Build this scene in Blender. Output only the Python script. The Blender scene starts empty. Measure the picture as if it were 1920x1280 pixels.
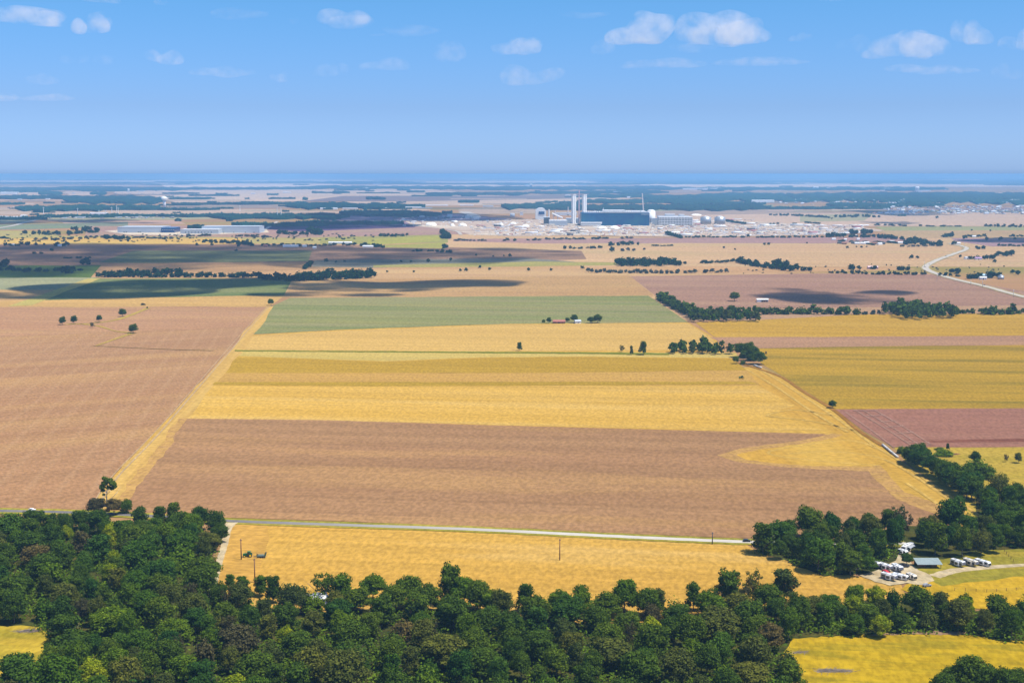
import bpy, bmesh, math, random
import numpy as np
from mathutils import Vector, Matrix
R = math.radians
rng = np.random.default_rng(7)
random.seed(7)
C = bpy.context.scene.collection
SC = bpy.context.scene

# ------------------------------------------------------------------ camera
H = 210.0                      # height of the aircraft above the fields, metres
FPX = 2400.0                   # focal length in pixels of a 1920 px wide frame
V0 = 326.0                     # row of the true horizon
PITCH = math.atan((640.0 - V0) / FPX)
cam_d = bpy.data.cameras.new('camera')
cam_d.sensor_width = 36.0
cam_d.lens = 36.0 * FPX / 1920.0
cam_d.clip_start = 1.0
cam_d.clip_end = 300000.0
cam = bpy.data.objects.new('camera', cam_d)
C.objects.link(cam)
cam.location = (0, 0, H)
cam.rotation_euler = (math.pi / 2 - PITCH, 0, 0)
SC.camera = cam

# ------------------------------------------------------------------ sun, sky, exposure
SUN_EL, SUN_AZ = 65.0, -25.0     # azimuth: degrees from +X towards +Y
sd = Vector((math.cos(R(SUN_EL)) * math.cos(R(SUN_AZ)), math.cos(R(SUN_EL)) * math.sin(R(SUN_AZ)), math.sin(R(SUN_EL))))
sun_d = bpy.data.lights.new('sun', 'SUN')
sun_d.energy = 4.9
sun_d.angle = R(0.53)
sun_d.color = (1.0, 0.95, 0.86)
sun = bpy.data.objects.new('sun', sun_d)
C.objects.link(sun)
sun.rotation_euler = sd.to_track_quat('Z', 'Y').to_euler()

world = bpy.data.worlds.new('World')
SC.world = world
world.use_nodes = True
wn, wl = world.node_tree.nodes, world.node_tree.links
wn.clear()
sky = wn.new('ShaderNodeTexSky')
sky.sky_type = 'NISHITA'
sky.sun_disc = False
sky.sun_elevation = R(SUN_EL)
sky.sun_rotation = math.pi / 2 - R(SUN_AZ)
sky.altitude = 200
sky.air_density = 1.0
sky.dust_density = 0.6
sky.ozone_density = 2.2
tint = wn.new('ShaderNodeMix'); tint.data_type = 'RGBA'; tint.blend_type = 'MULTIPLY'
tint.inputs[0].default_value = 1.0
# air colour by height above the horizon: milky low down, clear blue higher up
wc = wn.new('ShaderNodeTexCoord'); wsep = wn.new('ShaderNodeSeparateXYZ'); wr = wn.new('ShaderNodeValToRGB')
wl.new(wc.outputs['Generated'], wsep.inputs[0]); wl.new(wsep.outputs[2], wr.inputs[0])
SKY_STOPS = [(0.0, (0.25, 0.43, 0.92)), (0.004, (0.305, 0.48, 0.98)), (0.05, (0.262, 0.385, 0.70)), (0.13, (0.225, 0.43, 0.655)), (0.35, (0.373, 0.518, 0.68))]
wr.color_ramp.elements[0].position = 0.0; wr.color_ramp.elements[0].color = (*SKY_STOPS[0][1], 1)
wr.color_ramp.elements[1].position = 0.35; wr.color_ramp.elements[1].color = (*SKY_STOPS[-1][1], 1)
for p_, c_ in SKY_STOPS[1:-1]:
    e_ = wr.color_ramp.elements.new(p_); e_.color = (*c_, 1)
bg = wn.new('ShaderNodeBackground')
bg.inputs[1].default_value = 0.165
wo = wn.new('ShaderNodeOutputWorld')
wl.new(sky.outputs[0], tint.inputs[6])
wl.new(wr.outputs[0], tint.inputs[7])
wl.new(tint.outputs[2], bg.inputs[0])
wl.new(bg.outputs[0], wo.inputs[0])

SC.view_settings.view_transform = 'Standard'
SC.view_settings.look = 'None'
SC.view_settings.gamma = 1.0
SC.view_settings.use_curve_mapping = False
SC.view_settings.exposure = 0.45
cy = SC.cycles
cy.max_bounces = 7; cy.diffuse_bounces = 2; cy.glossy_bounces = 2; cy.transmission_bounces = 2
cy.transparent_max_bounces = 8; cy.volume_bounces = 3
cy.use_denoising = True
cy.use_adaptive_sampling = True

# haze: one even volume round everything
HAZE_D = 6.0e-5
HAZE_COL = (0.275, 0.565, 0.94)
hm = bpy.data.materials.new('haze_air'); hm.use_nodes = True
hm.node_tree.nodes.clear()
hv = hm.node_tree.nodes.new('ShaderNodeVolumePrincipled')
hv.inputs['Color'].default_value = (*HAZE_COL, 1)
hv.inputs['Density'].default_value = HAZE_D
hv.inputs['Anisotropy'].default_value = 0.0
ho = hm.node_tree.nodes.new('ShaderNodeOutputMaterial')
hm.node_tree.links.new(hv.outputs[0], ho.inputs['Volume'])

# how a colour seen at row y maps back to the colour of the thing itself (its own albedo)
KLIT = np.array((1.98, 1.90, 1.84))
AIR = np.array((0.22, 0.455, 0.81))
HSIG = HAZE_D

def lin(c):
    c = np.array(c, float) / 255.0
    return np.where(c <= 0.04045, c / 12.92, ((c + 0.055) / 1.055) ** 2.4)

def dist_row(y):
    return math.hypot(H * FPX / max(y - V0, 4.0), H)

def own(rgb, y, k=1.0):
    T = math.exp(-HSIG * dist_row(y))
    a = (lin(rgb) - AIR * (1 - T)) / (T * KLIT * k)
    a = np.clip(a, 0.012, 0.62 if y > 402 else 0.46 if y > 352 else 0.62)
    if y < 470:
        w = min(1.0, (470 - y) / 60.0)
        a[1] = max(a[1], a[0] * 0.70 * w); a[2] = max(a[2], a[0] * 0.46 * w)
    return tuple(a)

# ------------------------------------------------------------------ positions
CP, SP = math.cos(PITCH), math.sin(PITCH)
def G(px, py, z=0.0):
    """point on the ground seen at this place of the 1920 x 1280 frame"""
    cx, cyy = (px - 960.0) / FPX, (640.0 - py) / FPX
    py = max(py, V0 + 4.0); cyy = (640.0 - py) / FPX
    d = Vector((cx, CP + cyy * SP, -SP + cyy * CP))
    t = (z - H) / d.z
    return Vector((d.x * t, d.y * t, z))

def to_px(v):
    x, y, z = v[0], v[1], v[2] - H
    f = y * CP - z * SP
    u = y * SP + z * CP
    return 960 + FPX * x / f, 640 - FPX * u / f

# ------------------------------------------------------------------ tagging
def tag(o, label=None, cat=None, group=None, kind=None):
    if label: o['label'] = label
    if cat: o['category'] = cat
    if group: o['group'] = group
    if kind: o['kind'] = kind
    return o

def thing(name, label, cat, loc=(0, 0, 0), rz=0.0, group=None, s=1.0):
    o = bpy.data.objects.new(name, None)
    o.empty_display_size = 1
    C.objects.link(o)
    o.location = loc; o.rotation_euler = (0, 0, rz); o.scale = (s, s, s)
    return tag(o, label, cat, group)

def link_mesh(name, me, mats, parent=None, loc=None):
    o = bpy.data.objects.new(name, me)
    C.objects.link(o)
    if mats is not None:
        for m in (mats if isinstance(mats, (list, tuple)) else [mats]):
            me.materials.append(m)
    if parent: o.parent = parent
    if loc is not None: o.location = loc
    return o

def mesh_np(name, verts, faces, mat_idx=None, smooth=False):
    """verts (n,3), faces (m,k) equal-sized faces"""
    me = bpy.data.meshes.new(name)
    v = np.asarray(verts, np.float32); f = np.asarray(faces, np.int32)
    me.vertices.add(len(v)); me.vertices.foreach_set('co', v.ravel())
    me.loops.add(f.size); me.loops.foreach_set('vertex_index', f.ravel())
    me.polygons.add(len(f))
    me.polygons.foreach_set('loop_start', np.arange(0, f.size, f.shape[1], dtype=np.int32))
    try: me.polygons.foreach_set('loop_total', np.full(len(f), f.shape[1], np.int32))
    except Exception: pass
    if mat_idx is not None: me.polygons.foreach_set('material_index', np.asarray(mat_idx, np.int32))
    if smooth: me.polygons.foreach_set('use_smooth', np.ones(len(f), bool))
    me.update(calc_edges=True)
    return me

class MB:
    """collects boxes, prisms and tubes into one mesh"""
    def __init__(s): s.bm = bmesh.new()
    def box(s, x0, x1, y0, y1, z0, z1, bev=0.0):
        r = bmesh.ops.create_cube(s.bm, size=1.0)
        m = Matrix.Translation(((x0 + x1) / 2, (y0 + y1) / 2, (z0 + z1) / 2)) @ Matrix.Diagonal((x1 - x0, y1 - y0, z1 - z0, 1))
        bmesh.ops.transform(s.bm, matrix=m, verts=r['verts'])
        if bev:
            es = list({e for v in r['verts'] for e in v.link_edges})
            bmesh.ops.bevel(s.bm, geom=es, offset=bev, segments=2, affect='EDGES')
        return s
    def tube(s, p, q, r0, r1=None, n=8, caps=True):
        p, q = Vector(p), Vector(q); d = q - p
        r1 = r0 if r1 is None else r1
        m = Matrix.Translation((p + q) / 2) @ d.to_track_quat('Z', 'Y').to_matrix().to_4x4()
        bmesh.ops.create_cone(s.bm, cap_ends=caps, segments=n, radius1=r0, radius2=max(r1, 1e-4), depth=d.length, matrix=m)
        return s
    def prism(s, prof, axis, a, b):
        """closed profile [(u,v)] extruded along x ('x': u=y) or y ('y': u=x) from a to b; v is z"""
        def P(t, u, v): return (t, u, v) if axis == 'x' else (u, t, v)
        A = [s.bm.verts.new(P(a, u, v)) for u, v in prof]
        B = [s.bm.verts.new(P(b, u, v)) for u, v in prof]
        n = len(prof)
        s.bm.faces.new(A); s.bm.faces.new(B[::-1])
        for i in range(n): s.bm.faces.new((A[i], B[i], B[(i + 1) % n], A[(i + 1) % n]))
        return s
    def dome(s, c, r, h, n=24, rings=6):
        prev = None
        for k in range(rings + 1):
            a = k / rings * math.pi / 2
            rr, zz = r * math.cos(a), h * math.sin(a)
            if k == rings:
                top = s.bm.verts.new((c[0], c[1], c[2] + h))
                for i in range(n): s.bm.faces.new((prev[i], prev[(i + 1) % n], top))
            else:
                cur = [s.bm.verts.new((c[0] + rr * math.cos(t), c[1] + rr * math.sin(t), c[2] + zz)) for t in [2 * math.pi * i / n for i in range(n)]]
                if prev:
                    for i in range(n): s.bm.faces.new((prev[i], prev[(i + 1) % n], cur[(i + 1) % n], cur[i]))
                prev = cur
        return s
    def build(s, name, mat, parent=None, smooth=False, loc=None):
        me = bpy.data.meshes.new(name)
        bmesh.ops.recalc_face_normals(s.bm, faces=s.bm.faces)
        s.bm.to_mesh(me); s.bm.free()
        if smooth:
            for p in me.polygons: p.use_smooth = True
        return link_mesh(name, me, mat, parent, loc)

# ------------------------------------------------------------------ materials
def new_mat(name):
    m = bpy.data.materials.new(name); m.use_nodes = True
    nt = m.node_tree; nt.nodes.clear()
    out = nt.nodes.new('ShaderNodeOutputMaterial')
    return m, nt, nt.nodes, nt.links, out

def mixc(nt, fac, a, b, mode='MIX'):
    n = nt.nodes.new('ShaderNodeMix'); n.data_type = 'RGBA'; n.blend_type = mode; n.clamp_factor = True
    for sock, v in ((n.inputs[0], fac), (n.inputs[6], a), (n.inputs[7], b)):
        if isinstance(v, bpy.types.NodeSocket): nt.links.new(v, sock)
        elif isinstance(v, (int, float)): sock.default_value = v
        else: sock.default_value = (*v, 1)
    return n.outputs[2]

def noise(nt, vec, scale, detail=3, rough=0.55, dist=0.0):
    n = nt.nodes.new('ShaderNodeTexNoise')
    n.inputs['Scale'].default_value = scale; n.inputs['Detail'].default_value = detail
    n.inputs['Roughness'].default_value = rough; n.inputs['Distortion'].default_value = dist
    nt.links.new(vec, n.inputs['Vector'])
    return n.outputs[0]

def ramp(nt, v, a, b, lo=0.0, hi=1.0):
    n = nt.nodes.new('ShaderNodeMapRange')
    n.inputs[1].default_value = a; n.inputs[2].default_value = b
    n.inputs[3].default_value = lo; n.inputs[4].default_value = hi
    nt.links.new(v, n.inputs[0])
    return n.outputs[0]

def mapped(nt, ang=0.0, scale=(1, 1, 1), loc=(0, 0, 0)):
    g = nt.nodes.new('ShaderNodeNewGeometry')
    r = nt.nodes.new('ShaderNodeMapping'); r.vector_type = 'POINT'
    r.inputs['Rotation'].default_value = (0, 0, -ang); r.inputs['Location'].default_value = loc
    nt.links.new(g.outputs['Position'], r.inputs[0])
    s = nt.nodes.new('ShaderNodeMapping'); s.inputs['Scale'].default_value = scale
    nt.links.new(r.outputs[0], s.inputs[0])
    return s.outputs[0]

def field_mat(name, ca, cb, cc=None, ang=0.0, patch=150.0, stretch=3.0, streak=(220.0, 5.0), amt=0.75, contrast=1.0, cc_amt=0.5, speck=0.17, seed=0, rows=None, fs=1.0):
    m, nt, N, L, out = new_mat(name)
    off = (seed * 913.7 % 5000, seed * 377.3 % 5000, 0)
    v1 = mapped(nt, ang, (1 / (patch * stretch * 1.3), 1 / patch, 1), off)
    v2 = mapped(nt, ang, (1 / streak[0], 1 / streak[1], 1), off)
    v3 = mapped(nt, ang, (1 / (2.6 * fs), 1 / (5.5 * fs), 1), off)
    v4 = mapped(nt, ang, (1 / (streak[0] * 6), 1 / (streak[1] * 7), 1), off)
    n1 = ramp(nt, noise(nt, v1, 1.0, 2, 0.5, 0.15), 0.38, 0.62)
    n2 = ramp(nt, noise(nt, v2, 1.0, 1, 0.5), 0.36, 0.64)
    n3 = ramp(nt, noise(nt, v3, 1.0, 2, 0.6), 0.35, 0.65)
    n4 = ramp(nt, noise(nt, v4, 1.0, 2, 0.5), 0.38, 0.62)
    c = mixc(nt, n1, ca, cb)
    mid = tuple((np.array(ca) + np.array(cb)) / 2)
    dk = tuple(np.array(mid) * (1 - 0.19 * contrast)); lt = tuple(np.minimum(np.array(mid) * (1 + 0.17 * contrast), 0.8))
    st = mixc(nt, n2, dk, lt)
    st4 = mixc(nt, n4, dk, lt)
    c = mixc(nt, amt * 0.55, c, st)
    c = mixc(nt, amt * 0.42, c, st4)
    v6 = mapped(nt, ang, (1 / (streak[0] * 2.2), 1 / (streak[1] * 1.15), 1), (off[1], off[0] * 0.5, 0))
    n6 = noise(nt, v6, 1.0, 1, 0.5)
    c = mixc(nt, ramp(nt, n6, 0.585, 0.64, 0, 0.30 * contrast), c, dk)
    c = mixc(nt, ramp(nt, n6, 0.405, 0.35, 0, 0.28 * contrast), c, lt)
    if cc is not None:
        v5 = mapped(nt, ang, (1 / (patch * stretch * 1.3), 1 / (patch * 0.8), 1), (off[1], off[0], 0))
        n5 = ramp(nt, noise(nt, v5, 1.0, 3, 0.55, 0.3), 0.5, 0.66, 0, cc_amt)
        c = mixc(nt, n5, c, cc)
    if rows:
        w = nt.nodes.new('ShaderNodeTexWave'); w.wave_type = 'BANDS'; w.bands_direction = 'Y'
        w.inputs['Scale'].default_value = 1.0; w.inputs['Distortion'].default_value = 1.2
        w.inputs['Detail'].default_value = 2.0
        L.new(mapped(nt, rows[0], (1 / 400.0, 1 / (rows[1] * 3.14), 1), off), w.inputs['Vector'])
        c = mixc(nt, ramp(nt, w.outputs['Fac'], 0.75, 1.0, 0, rows[2]), c, rows[3])
    sp = mixc(nt, n3, (1 - speck,) * 3, (1 + speck,) * 3)
    c = mixc(nt, 1.0, c, sp, 'MULTIPLY')
    b = N.new('ShaderNodeBsdfDiffuse'); b.inputs['Roughness'].default_value = 0.6
    L.new(c, b.inputs[0]); L.new(b.outputs[0], out.inputs[0])
    return m

def plain(name, col, rough=0.7, var=0.12, scale=0.4, metal=0.0, spec=0.3):
    m, nt, N, L, out = new_mat(name)
    g = N.new('ShaderNodeTexCoord')
    n = ramp(nt, noise(nt, g.outputs['Object'], scale, 5, 0.65), 0.3, 0.7)
    c = mixc(nt, n, tuple(np.array(col) * (1 - var)), tuple(np.minimum(np.array(col) * (1 + var), 0.9)))
    b = N.new('ShaderNodeBsdfPrincipled')
    b.inputs['Roughness'].default_value = rough; b.inputs['Metallic'].default_value = metal
    b.inputs['Specular IOR Level'].default_value = spec
    L.new(c, b.inputs['Base Color']); L.new(b.outputs[0], out.inputs[0])
    return m

def leaf_mat(name, dark, light, trans=0.33, hv=0.35):
    m, nt, N, L, out = new_mat(name)
    g = N.new('ShaderNodeNewGeometry')
    oi = N.new('ShaderNodeObjectInfo')
    n1 = ramp(nt, noise(nt, g.outputs['Position'], 0.32, 3, 0.7), 0.36, 0.64)
    c = mixc(nt, n1, dark, light)
    rnd = oi.outputs['Random']
    hi = tuple(np.array((1.35, 1.18, 0.85))); lo = tuple(np.array((0.62, 0.74, 0.86)))
    c = mixc(nt, 1.0, c, mixc(nt, rnd, tuple(1 + (np.array(lo) - 1) * hv / 0.35), tuple(1 + (np.array(hi) - 1) * hv / 0.35)), 'MULTIPLY')
    ri = g.outputs['Random Per Island']
    c = mixc(nt, 1.0, c, mixc(nt, ri, (0.66, 0.68, 0.72), (1.36, 1.32, 1.2)), 'MULTIPLY')
    d = N.new('ShaderNodeBsdfDiffuse'); t = N.new('ShaderNodeBsdfTranslucent'); mx = N.new('ShaderNodeMixShader')
    L.new(c, d.inputs[0]); L.new(c, t.inputs[0]); mx.inputs[0].default_value = trans
    L.new(d.outputs[0], mx.inputs[1]); L.new(t.outputs[0], mx.inputs[2]); L.new(mx.outputs[0], out.inputs[0])
    return m

LEAF = {
    'dark green': leaf_mat('leaf_dark', (0.048, 0.088, 0.012), (0.104, 0.162, 0.018)),
    'mid green': leaf_mat('leaf_mid', (0.056, 0.112, 0.010), (0.122, 0.196, 0.016)),
    'olive green': leaf_mat('leaf_olive', (0.066, 0.086, 0.020), (0.130, 0.150, 0.030)),
    'bluish green': leaf_mat('leaf_blue', (0.036, 0.084, 0.014), (0.074, 0.150, 0.022)),
    'bright yellow green': leaf_mat('leaf_yellow', (0.13, 0.19, 0.008), (0.33, 0.36, 0.012), 0.3, 0.1),
    'greyish brown': leaf_mat('leaf_grey', (0.075, 0.068, 0.030), (0.14, 0.12, 0.050)),
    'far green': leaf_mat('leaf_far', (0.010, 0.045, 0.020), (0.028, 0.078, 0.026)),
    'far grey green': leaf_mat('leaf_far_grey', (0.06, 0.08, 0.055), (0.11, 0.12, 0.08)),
}
BARK = plain('bark', (0.20, 0.16, 0.12), 0.9, 0.3, 1.0)
BARK_PALE = plain('bark_pale', (0.42, 0.37, 0.31), 0.9, 0.3, 1.0)
WHITE = plain('white_paint', (0.82, 0.82, 0.81), 0.45, 0.04)
OFFWHITE = plain('offwhite_sheet', (0.66, 0.66, 0.66), 0.5, 0.08, 0.05)
PALE_GREY = plain('pale_grey_panel', (0.42, 0.46, 0.50), 0.6, 0.08, 0.05)
DARKGREY = plain('dark_grey', (0.06, 0.06, 0.065), 0.6, 0.2)
BLACK = plain('tyre_black', (0.02, 0.02, 0.022), 0.8, 0.2)
STEEL = plain('grey_steel', (0.40, 0.42, 0.44), 0.4, 0.1, 0.3, 0.5)
RUST = plain('rusty_brown', (0.26, 0.12, 0.07), 0.9, 0.3)
POLE = plain('pole_wood', (0.16, 0.075, 0.045), 0.9, 0.3)
GLASS_D = plain('dark_glass', (0.02, 0.03, 0.04), 0.08, 0.1, 1.0, 0, 0.8)
TGREEN = plain('tractor_green', (0.02, 0.14, 0.03), 0.4, 0.1)
TYEL = plain('tractor_yellow', (0.80, 0.55, 0.01), 0.4, 0.05)
TEAL_ROOF = plain('blue_grey_roof', (0.22, 0.27, 0.27), 0.75, 0.15, 0.5, 0.0, 0.1)
RED_ROOF = plain('red_brown_roof', (0.34, 0.13, 0.10), 0.8, 0.2)
RED = plain('red_paint', (0.45, 0.02, 0.03), 0.4, 0.05)
BEIGE = plain('beige_wall', (0.55, 0.48, 0.40), 0.7, 0.1)
SANDY = plain('sandy_heap', (0.72, 0.66, 0.55), 0.9, 0.12, 0.05)

# ------------------------------------------------------------------ the ground and its fields
def resample(pts, step, jit, r):
    out = []
    n = len(pts)
    for i in range(n):
        a, b = pts[i], pts[(i + 1) % n]
        L = math.hypot(b[0] - a[0], b[1] - a[1]); k = max(1, int(L / step))
        for j in range(k):
            t = j / k
            x, y = a[0] + (b[0] - a[0]) * t, a[1] + (b[1] - a[1]) * t
            if j and -100 < x < 2020:
                x += r.normal(0, jit * 2.0); y += r.normal(0, jit * 0.45)
            out.append((x, y))
    return out

def sheet(name, pts, mat, z, step=40.0, jit=0.6, closed=True, kind='structure'):
    r = np.random.default_rng(int(abs(pts[0][0] * 7 + pts[0][1] * 13)) + len(pts))
    P = resample(pts, step, jit, r) if jit else pts
    z = z * 0.35
    me = bpy.data.meshes.new(name)
    bm = bmesh.new()
    vs = [bm.verts.new(G(x, y, z)) for x, y in P]
    f = bm.faces.new(vs); f.normal_update()
    bmesh.ops.triangulate(bm, faces=[f], ngon_method='EAR_CLIP')
    for f in bm.faces:
        f.normal_update()
        if f.normal.z < 0: f.normal_flip()
    bm.to_mesh(me); bm.free()
    o = link_mesh(name, me, mat)
    return tag(o, kind=kind)

def strip(name, pts, widths, mat, z, kind='structure', sub=6):
    """a ribbon on the ground along frame points; widths in metres"""
    z = z * 0.35
    W = [G(x, y, z) for x, y in pts]
    # catmull-rom
    Q, WD = [], []
    n = len(W)
    for i in range(n - 1):
        p0, p1, p2, p3 = W[max(i - 1, 0)], W[i], W[i + 1], W[min(i + 2, n - 1)]
        for j in range(sub):
            t = j / sub
            Q.append(0.5 * ((2 * p1) + (p2 - p0) * t + (2 * p0 - 5 * p1 + 4 * p2 - p3) * t * t + (3 * p1 - p0 - 3 * p2 + p3) * t ** 3))
            WD.append(widths[i] * (1 - t) + widths[i + 1] * t)
    Q.append(W[-1]); WD.append(widths[-1])
    v, f = [], []
    for i, q in enumerate(Q):
        d = (Q[min(i + 1, len(Q) - 1)] - Q[max(i - 1, 0)]); d.z = 0; d.normalize()
        nrm = Vector((-d.y, d.x, 0))
        jl = 1 + 0.08 * math.sin(i * 2.3) ; jr = 1 + 0.08 * math.sin(i * 3.1 + 1)
        v += [q + nrm * WD[i] / 2 * jl, q - nrm * WD[i] / 2 * jr]
        if i: f.append((2 * i - 2, 2 * i - 1, 2 * i + 1, 2 * i))
    me = mesh_np(name, [tuple(a) for a in v], f)
    return tag(link_mesh(name, me, mat), kind=kind)

def angpx(a, b):
    p, q = G(*a), G(*b)
    return math.atan2(q.y - p.y, q.x - p.x)

# base ground
gm = field_mat('dry_land', own((205, 165, 140), 480), own((180, 150, 135), 480), own((160, 160, 120), 480), 0.05, 600, 3, (900, 40), 0.5, 0.8, 0.7, 0.1, 3)
me = mesh_np('ground', [(-90000, -2000, 0), (90000, -2000, 0), (90000, 130000, 0), (-90000, 130000, 0)], [(0, 1, 2, 3)])
tag(link_mesh('ground', me, gm), kind='structure')

_fm = {}
def fmat(key, rgbs, y, **kw):
    k = (key, tuple(map(tuple, rgbs)), y if key != 'thin' else round(y / 12))
    if k not in _fm:
        cs = [own(c, y) for c in rgbs]
        _fm[k] = field_mat(key + '_soil', cs[0], cs[1], cs[2] if len(cs) > 2 else None, seed=len(_fm) + 1, **kw)
    return _fm[k]

A_MAIN = angpx((400, 785), (1200, 803))
LZ = 0.02
def fld(name, pts, rgbs, y, layer, step=40, jit=0.6, **kw):
    far = max(1.0, dist_row(sum(p[1] for p in pts) / len(pts)) / 1500.0)
    kw.setdefault('ang', A_MAIN)
    kw.setdefault('fs', far)
    kw.setdefault('streak', (900 * far, 3.2 * far)); kw.setdefault('patch', 110 * far)
    return sheet('field', pts, fmat(name, rgbs, y, **kw), 0.05 + layer * 0.06 * far, step, jit)

# ---- far strips (rows 332 to 455)
FAR = [
 ([(-300,338),(700,337),(700,341),(-300,342)], (170,175,205)), ([(500,340),(1500,339),(1500,343),(500,343)], (185,180,205)),
 ([(1200,344),(2200,343),(2200,350),(1200,351)], (190,178,200)), ([(-300,349),(120,350),(125,356),(-300,356)], (190,178,200)),
 ([(300,344),(640,345),(640,352),(310,352)], (200,180,200)), ([(620,347),(1080,346),(1080,350),(620,351)], (190,178,200)),
 ([(-300,358),(95,360),(95,366),(-300,366)], (205,180,190)), ([(120,359),(190,360),(190,366),(130,366)], (210,185,190)),
 ([(215,358),(560,355),(800,354),(880,362),(760,368),(560,377),(330,380),(290,368),(215,363)], (210,180,185)),
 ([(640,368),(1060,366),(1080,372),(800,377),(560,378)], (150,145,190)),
 ([(640,377),(760,372),(1100,368),(1190,372),(1060,382),(700,388)], (205,180,190)),
 ([(-300,385),(40,388),(40,393),(-300,394)], (195,165,180)), ([(-300,398),(200,394),(480,392),(640,396),(640,400),(200,402),(-300,404)], (205,170,175)),
 ([(330,384),(570,384),(600,389),(330,392)], (170,150,185)),
 ([(-300,407),(80,407),(60,416),(-300,428)], (175,180,175)), ([(90,408),(340,404),(480,408),(320,412),(90,414)], (180,182,175)),
 ([(110,414),(330,413),(350,420),(130,424)], (205,175,175)), ([(-300,426),(60,420),(240,416),(240,424),(60,430),(-300,433)], (150,165,165)),
 ([(160,424),(1000,420),(1000,436),(560,446),(160,442)], (190,165,170)),
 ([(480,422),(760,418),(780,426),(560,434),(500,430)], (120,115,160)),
 ([(860,392),(980,384),(1060,388),(1000,400),(860,402)], (195,172,178)),
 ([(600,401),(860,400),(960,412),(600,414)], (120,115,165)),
 ([(1210,386),(1450,384),(1450,396),(1210,400)], (165,180,180)), ([(1210,396),(1500,392),(1560,402),(1460,410),(1210,410)], (180,160,180)),
 ([(1200,405),(1640,398),(2200,400),(2200,424),(1620,424),(1200,420)], (215,180,165)),
 ([(1560,388),(1730,386),(1740,394),(1560,397)], (205,178,175)),
 ([(1620,392),(2200,386),(2200,403),(1640,404)], (170,155,185)),
 ([(1640,425),(2200,424),(2200,430),(1660,433)], (178,182,160)),
 ([(1640,433),(2200,430),(2200,450),(1700,446)], (205,180,160)),
 ([(1500,404),(1640,400),(1620,414),(1500,416)], (180,182,165)),
 ([(-300,430),(60,433),(120,442),(700,446),(700,458),(-300,452)], (195,185,150)),
 ([(140,445),(450,447),(470,458),(140,460),(-300,458),(-300,452)], (230,195,145)),
 ([(600,436),(840,430),(840,455),(600,458)], (180,180,145)),
 ([(690,448),(820,442),(832,447),(820,452),(690,460)], (188,188,132)), ([(700,460),(835,455),(835,466),(720,464)], (184,182,136)),
 ([(560,460),(700,465),(860,462),(1000,470),(560,475)], (205,190,155)),
]
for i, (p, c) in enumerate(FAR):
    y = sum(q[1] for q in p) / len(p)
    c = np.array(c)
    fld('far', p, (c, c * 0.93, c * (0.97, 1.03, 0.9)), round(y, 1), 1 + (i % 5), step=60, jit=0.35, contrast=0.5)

rf = random.Random(55)
for i in range(150):
    y = 333.5 + 66 * rf.random() ** 1.3; x = rf.uniform(-80, 1960); w = rf.uniform(40, 260); t = rf.uniform(0.35, 1.0) * (0.6 + (y - 333) / 40)
    if 1000 < x + w / 2 and x - w / 2 < 1300 and y > 378: continue
    c = rf.choice([(205,178,182), (188,160,172), (160,168,165), (172,178,160), (215,190,180), (150,140,170), (130,150,165)])
    o_ = w * rf.uniform(-.1, .1)
    fld('thin', [(x - w / 2, y), (x + w / 2 + o_, y + rf.uniform(-.2, .2)), (x + w / 2, y + t), (x - w / 2 + o_, y + t)], (c, tuple(int(v * 0.94) for v in c)), round(y / 12) * 12.0, 6 + i % 5, step=60, jit=0.0, contrast=0.5)

# pale construction yard
YARD = own((216, 196, 190), 430)
ym = field_mat('yard_dirt', YARD, tuple(np.array(YARD) * 0.75), own((250, 240, 225), 430), 0, 60, 3, (60, 12), 0.7, 1.4, 0.8, 0.3, 5)
sheet('yard', [(755,414),(960,412),(1080,410),(1300,412),(1480,418),(1600,424),(1660,432),(1560,440),(1400,443),(1250,444),(1100,441),(960,443),(880,440),(850,430),(780,424)], ym, 1.4, 25, 0.8)
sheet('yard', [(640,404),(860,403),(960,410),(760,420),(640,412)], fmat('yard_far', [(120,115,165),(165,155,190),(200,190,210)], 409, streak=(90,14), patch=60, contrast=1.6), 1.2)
sheet('gravel_yard', [(195,433),(225,431),(330,433),(500,430),(505,436),(330,441),(240,440)], fmat('wh', [(225,210,205),(240,225,205)], 435), 1.5)

# ---- middle distance (rows 440 to 580)
fld('tanA', [(840,432),(1000,441),(1250,446),(1650,444),(2200,440),(2200,500),(1700,500),(1100,500),(830,470)], [(224,190,160),(212,178,154),(200,182,150)], 470, 2)
fld('pinkstrip', [(850,448),(1650,444),(1760,452),(1560,456),(1000,456),(850,452)], [(190,160,165),(180,155,160)], 452, 4)
fld('pinkR', [(1780,444),(2200,446),(2200,458),(1860,462),(1790,452)], [(165,140,165),(190,165,170)], 452, 4)
fld('tanB', [(540,455),(860,452),(1400,455),(1720,505),(1300,516),(620,526),(-300,530),(-300,455)], [(214,175,145),(205,168,142),(190,170,130)], 490, 1)
fld('greenline', [(700,497),(1000,490),(1160,492),(1160,497),(1000,499),(700,501)], [(176,172,130),(186,176,130)], 495, 5, jit=1.0)
fld('lavA', [(-300,458),(560,458),(860,464),(1090,470),(1100,486),(560,500),(-300,500)], [(172,146,138),(160,138,136)], 480, 3)
fld('bluegreen', [(250,470),(585,470),(578,490),(230,493),(185,492)], [(132,142,128),(124,136,126)], 480, 4)
fld('lavB', [(165,493),(575,492),(560,506),(180,520)], [(186,152,134),(198,164,136)], 500, 4)
fld('greyB', [(590,488),(990,484),(1090,492),(700,502),(585,500)], [(150,150,150),(140,145,140)], 492, 4)
fld('tanC', [(700,505),(1180,503),(1260,512),(1560,512),(1745,512),(1900,545),(2200,560),(2200,600),(540,600),(548,524)], [(218,182,146),(206,168,138),(226,190,146)], 530, 3)
fld('tanD', [(548,524),(1180,516),(1226,554),(530,558)], [(208,172,135),(196,158,128),(216,182,140)], 538, 5)
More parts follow.
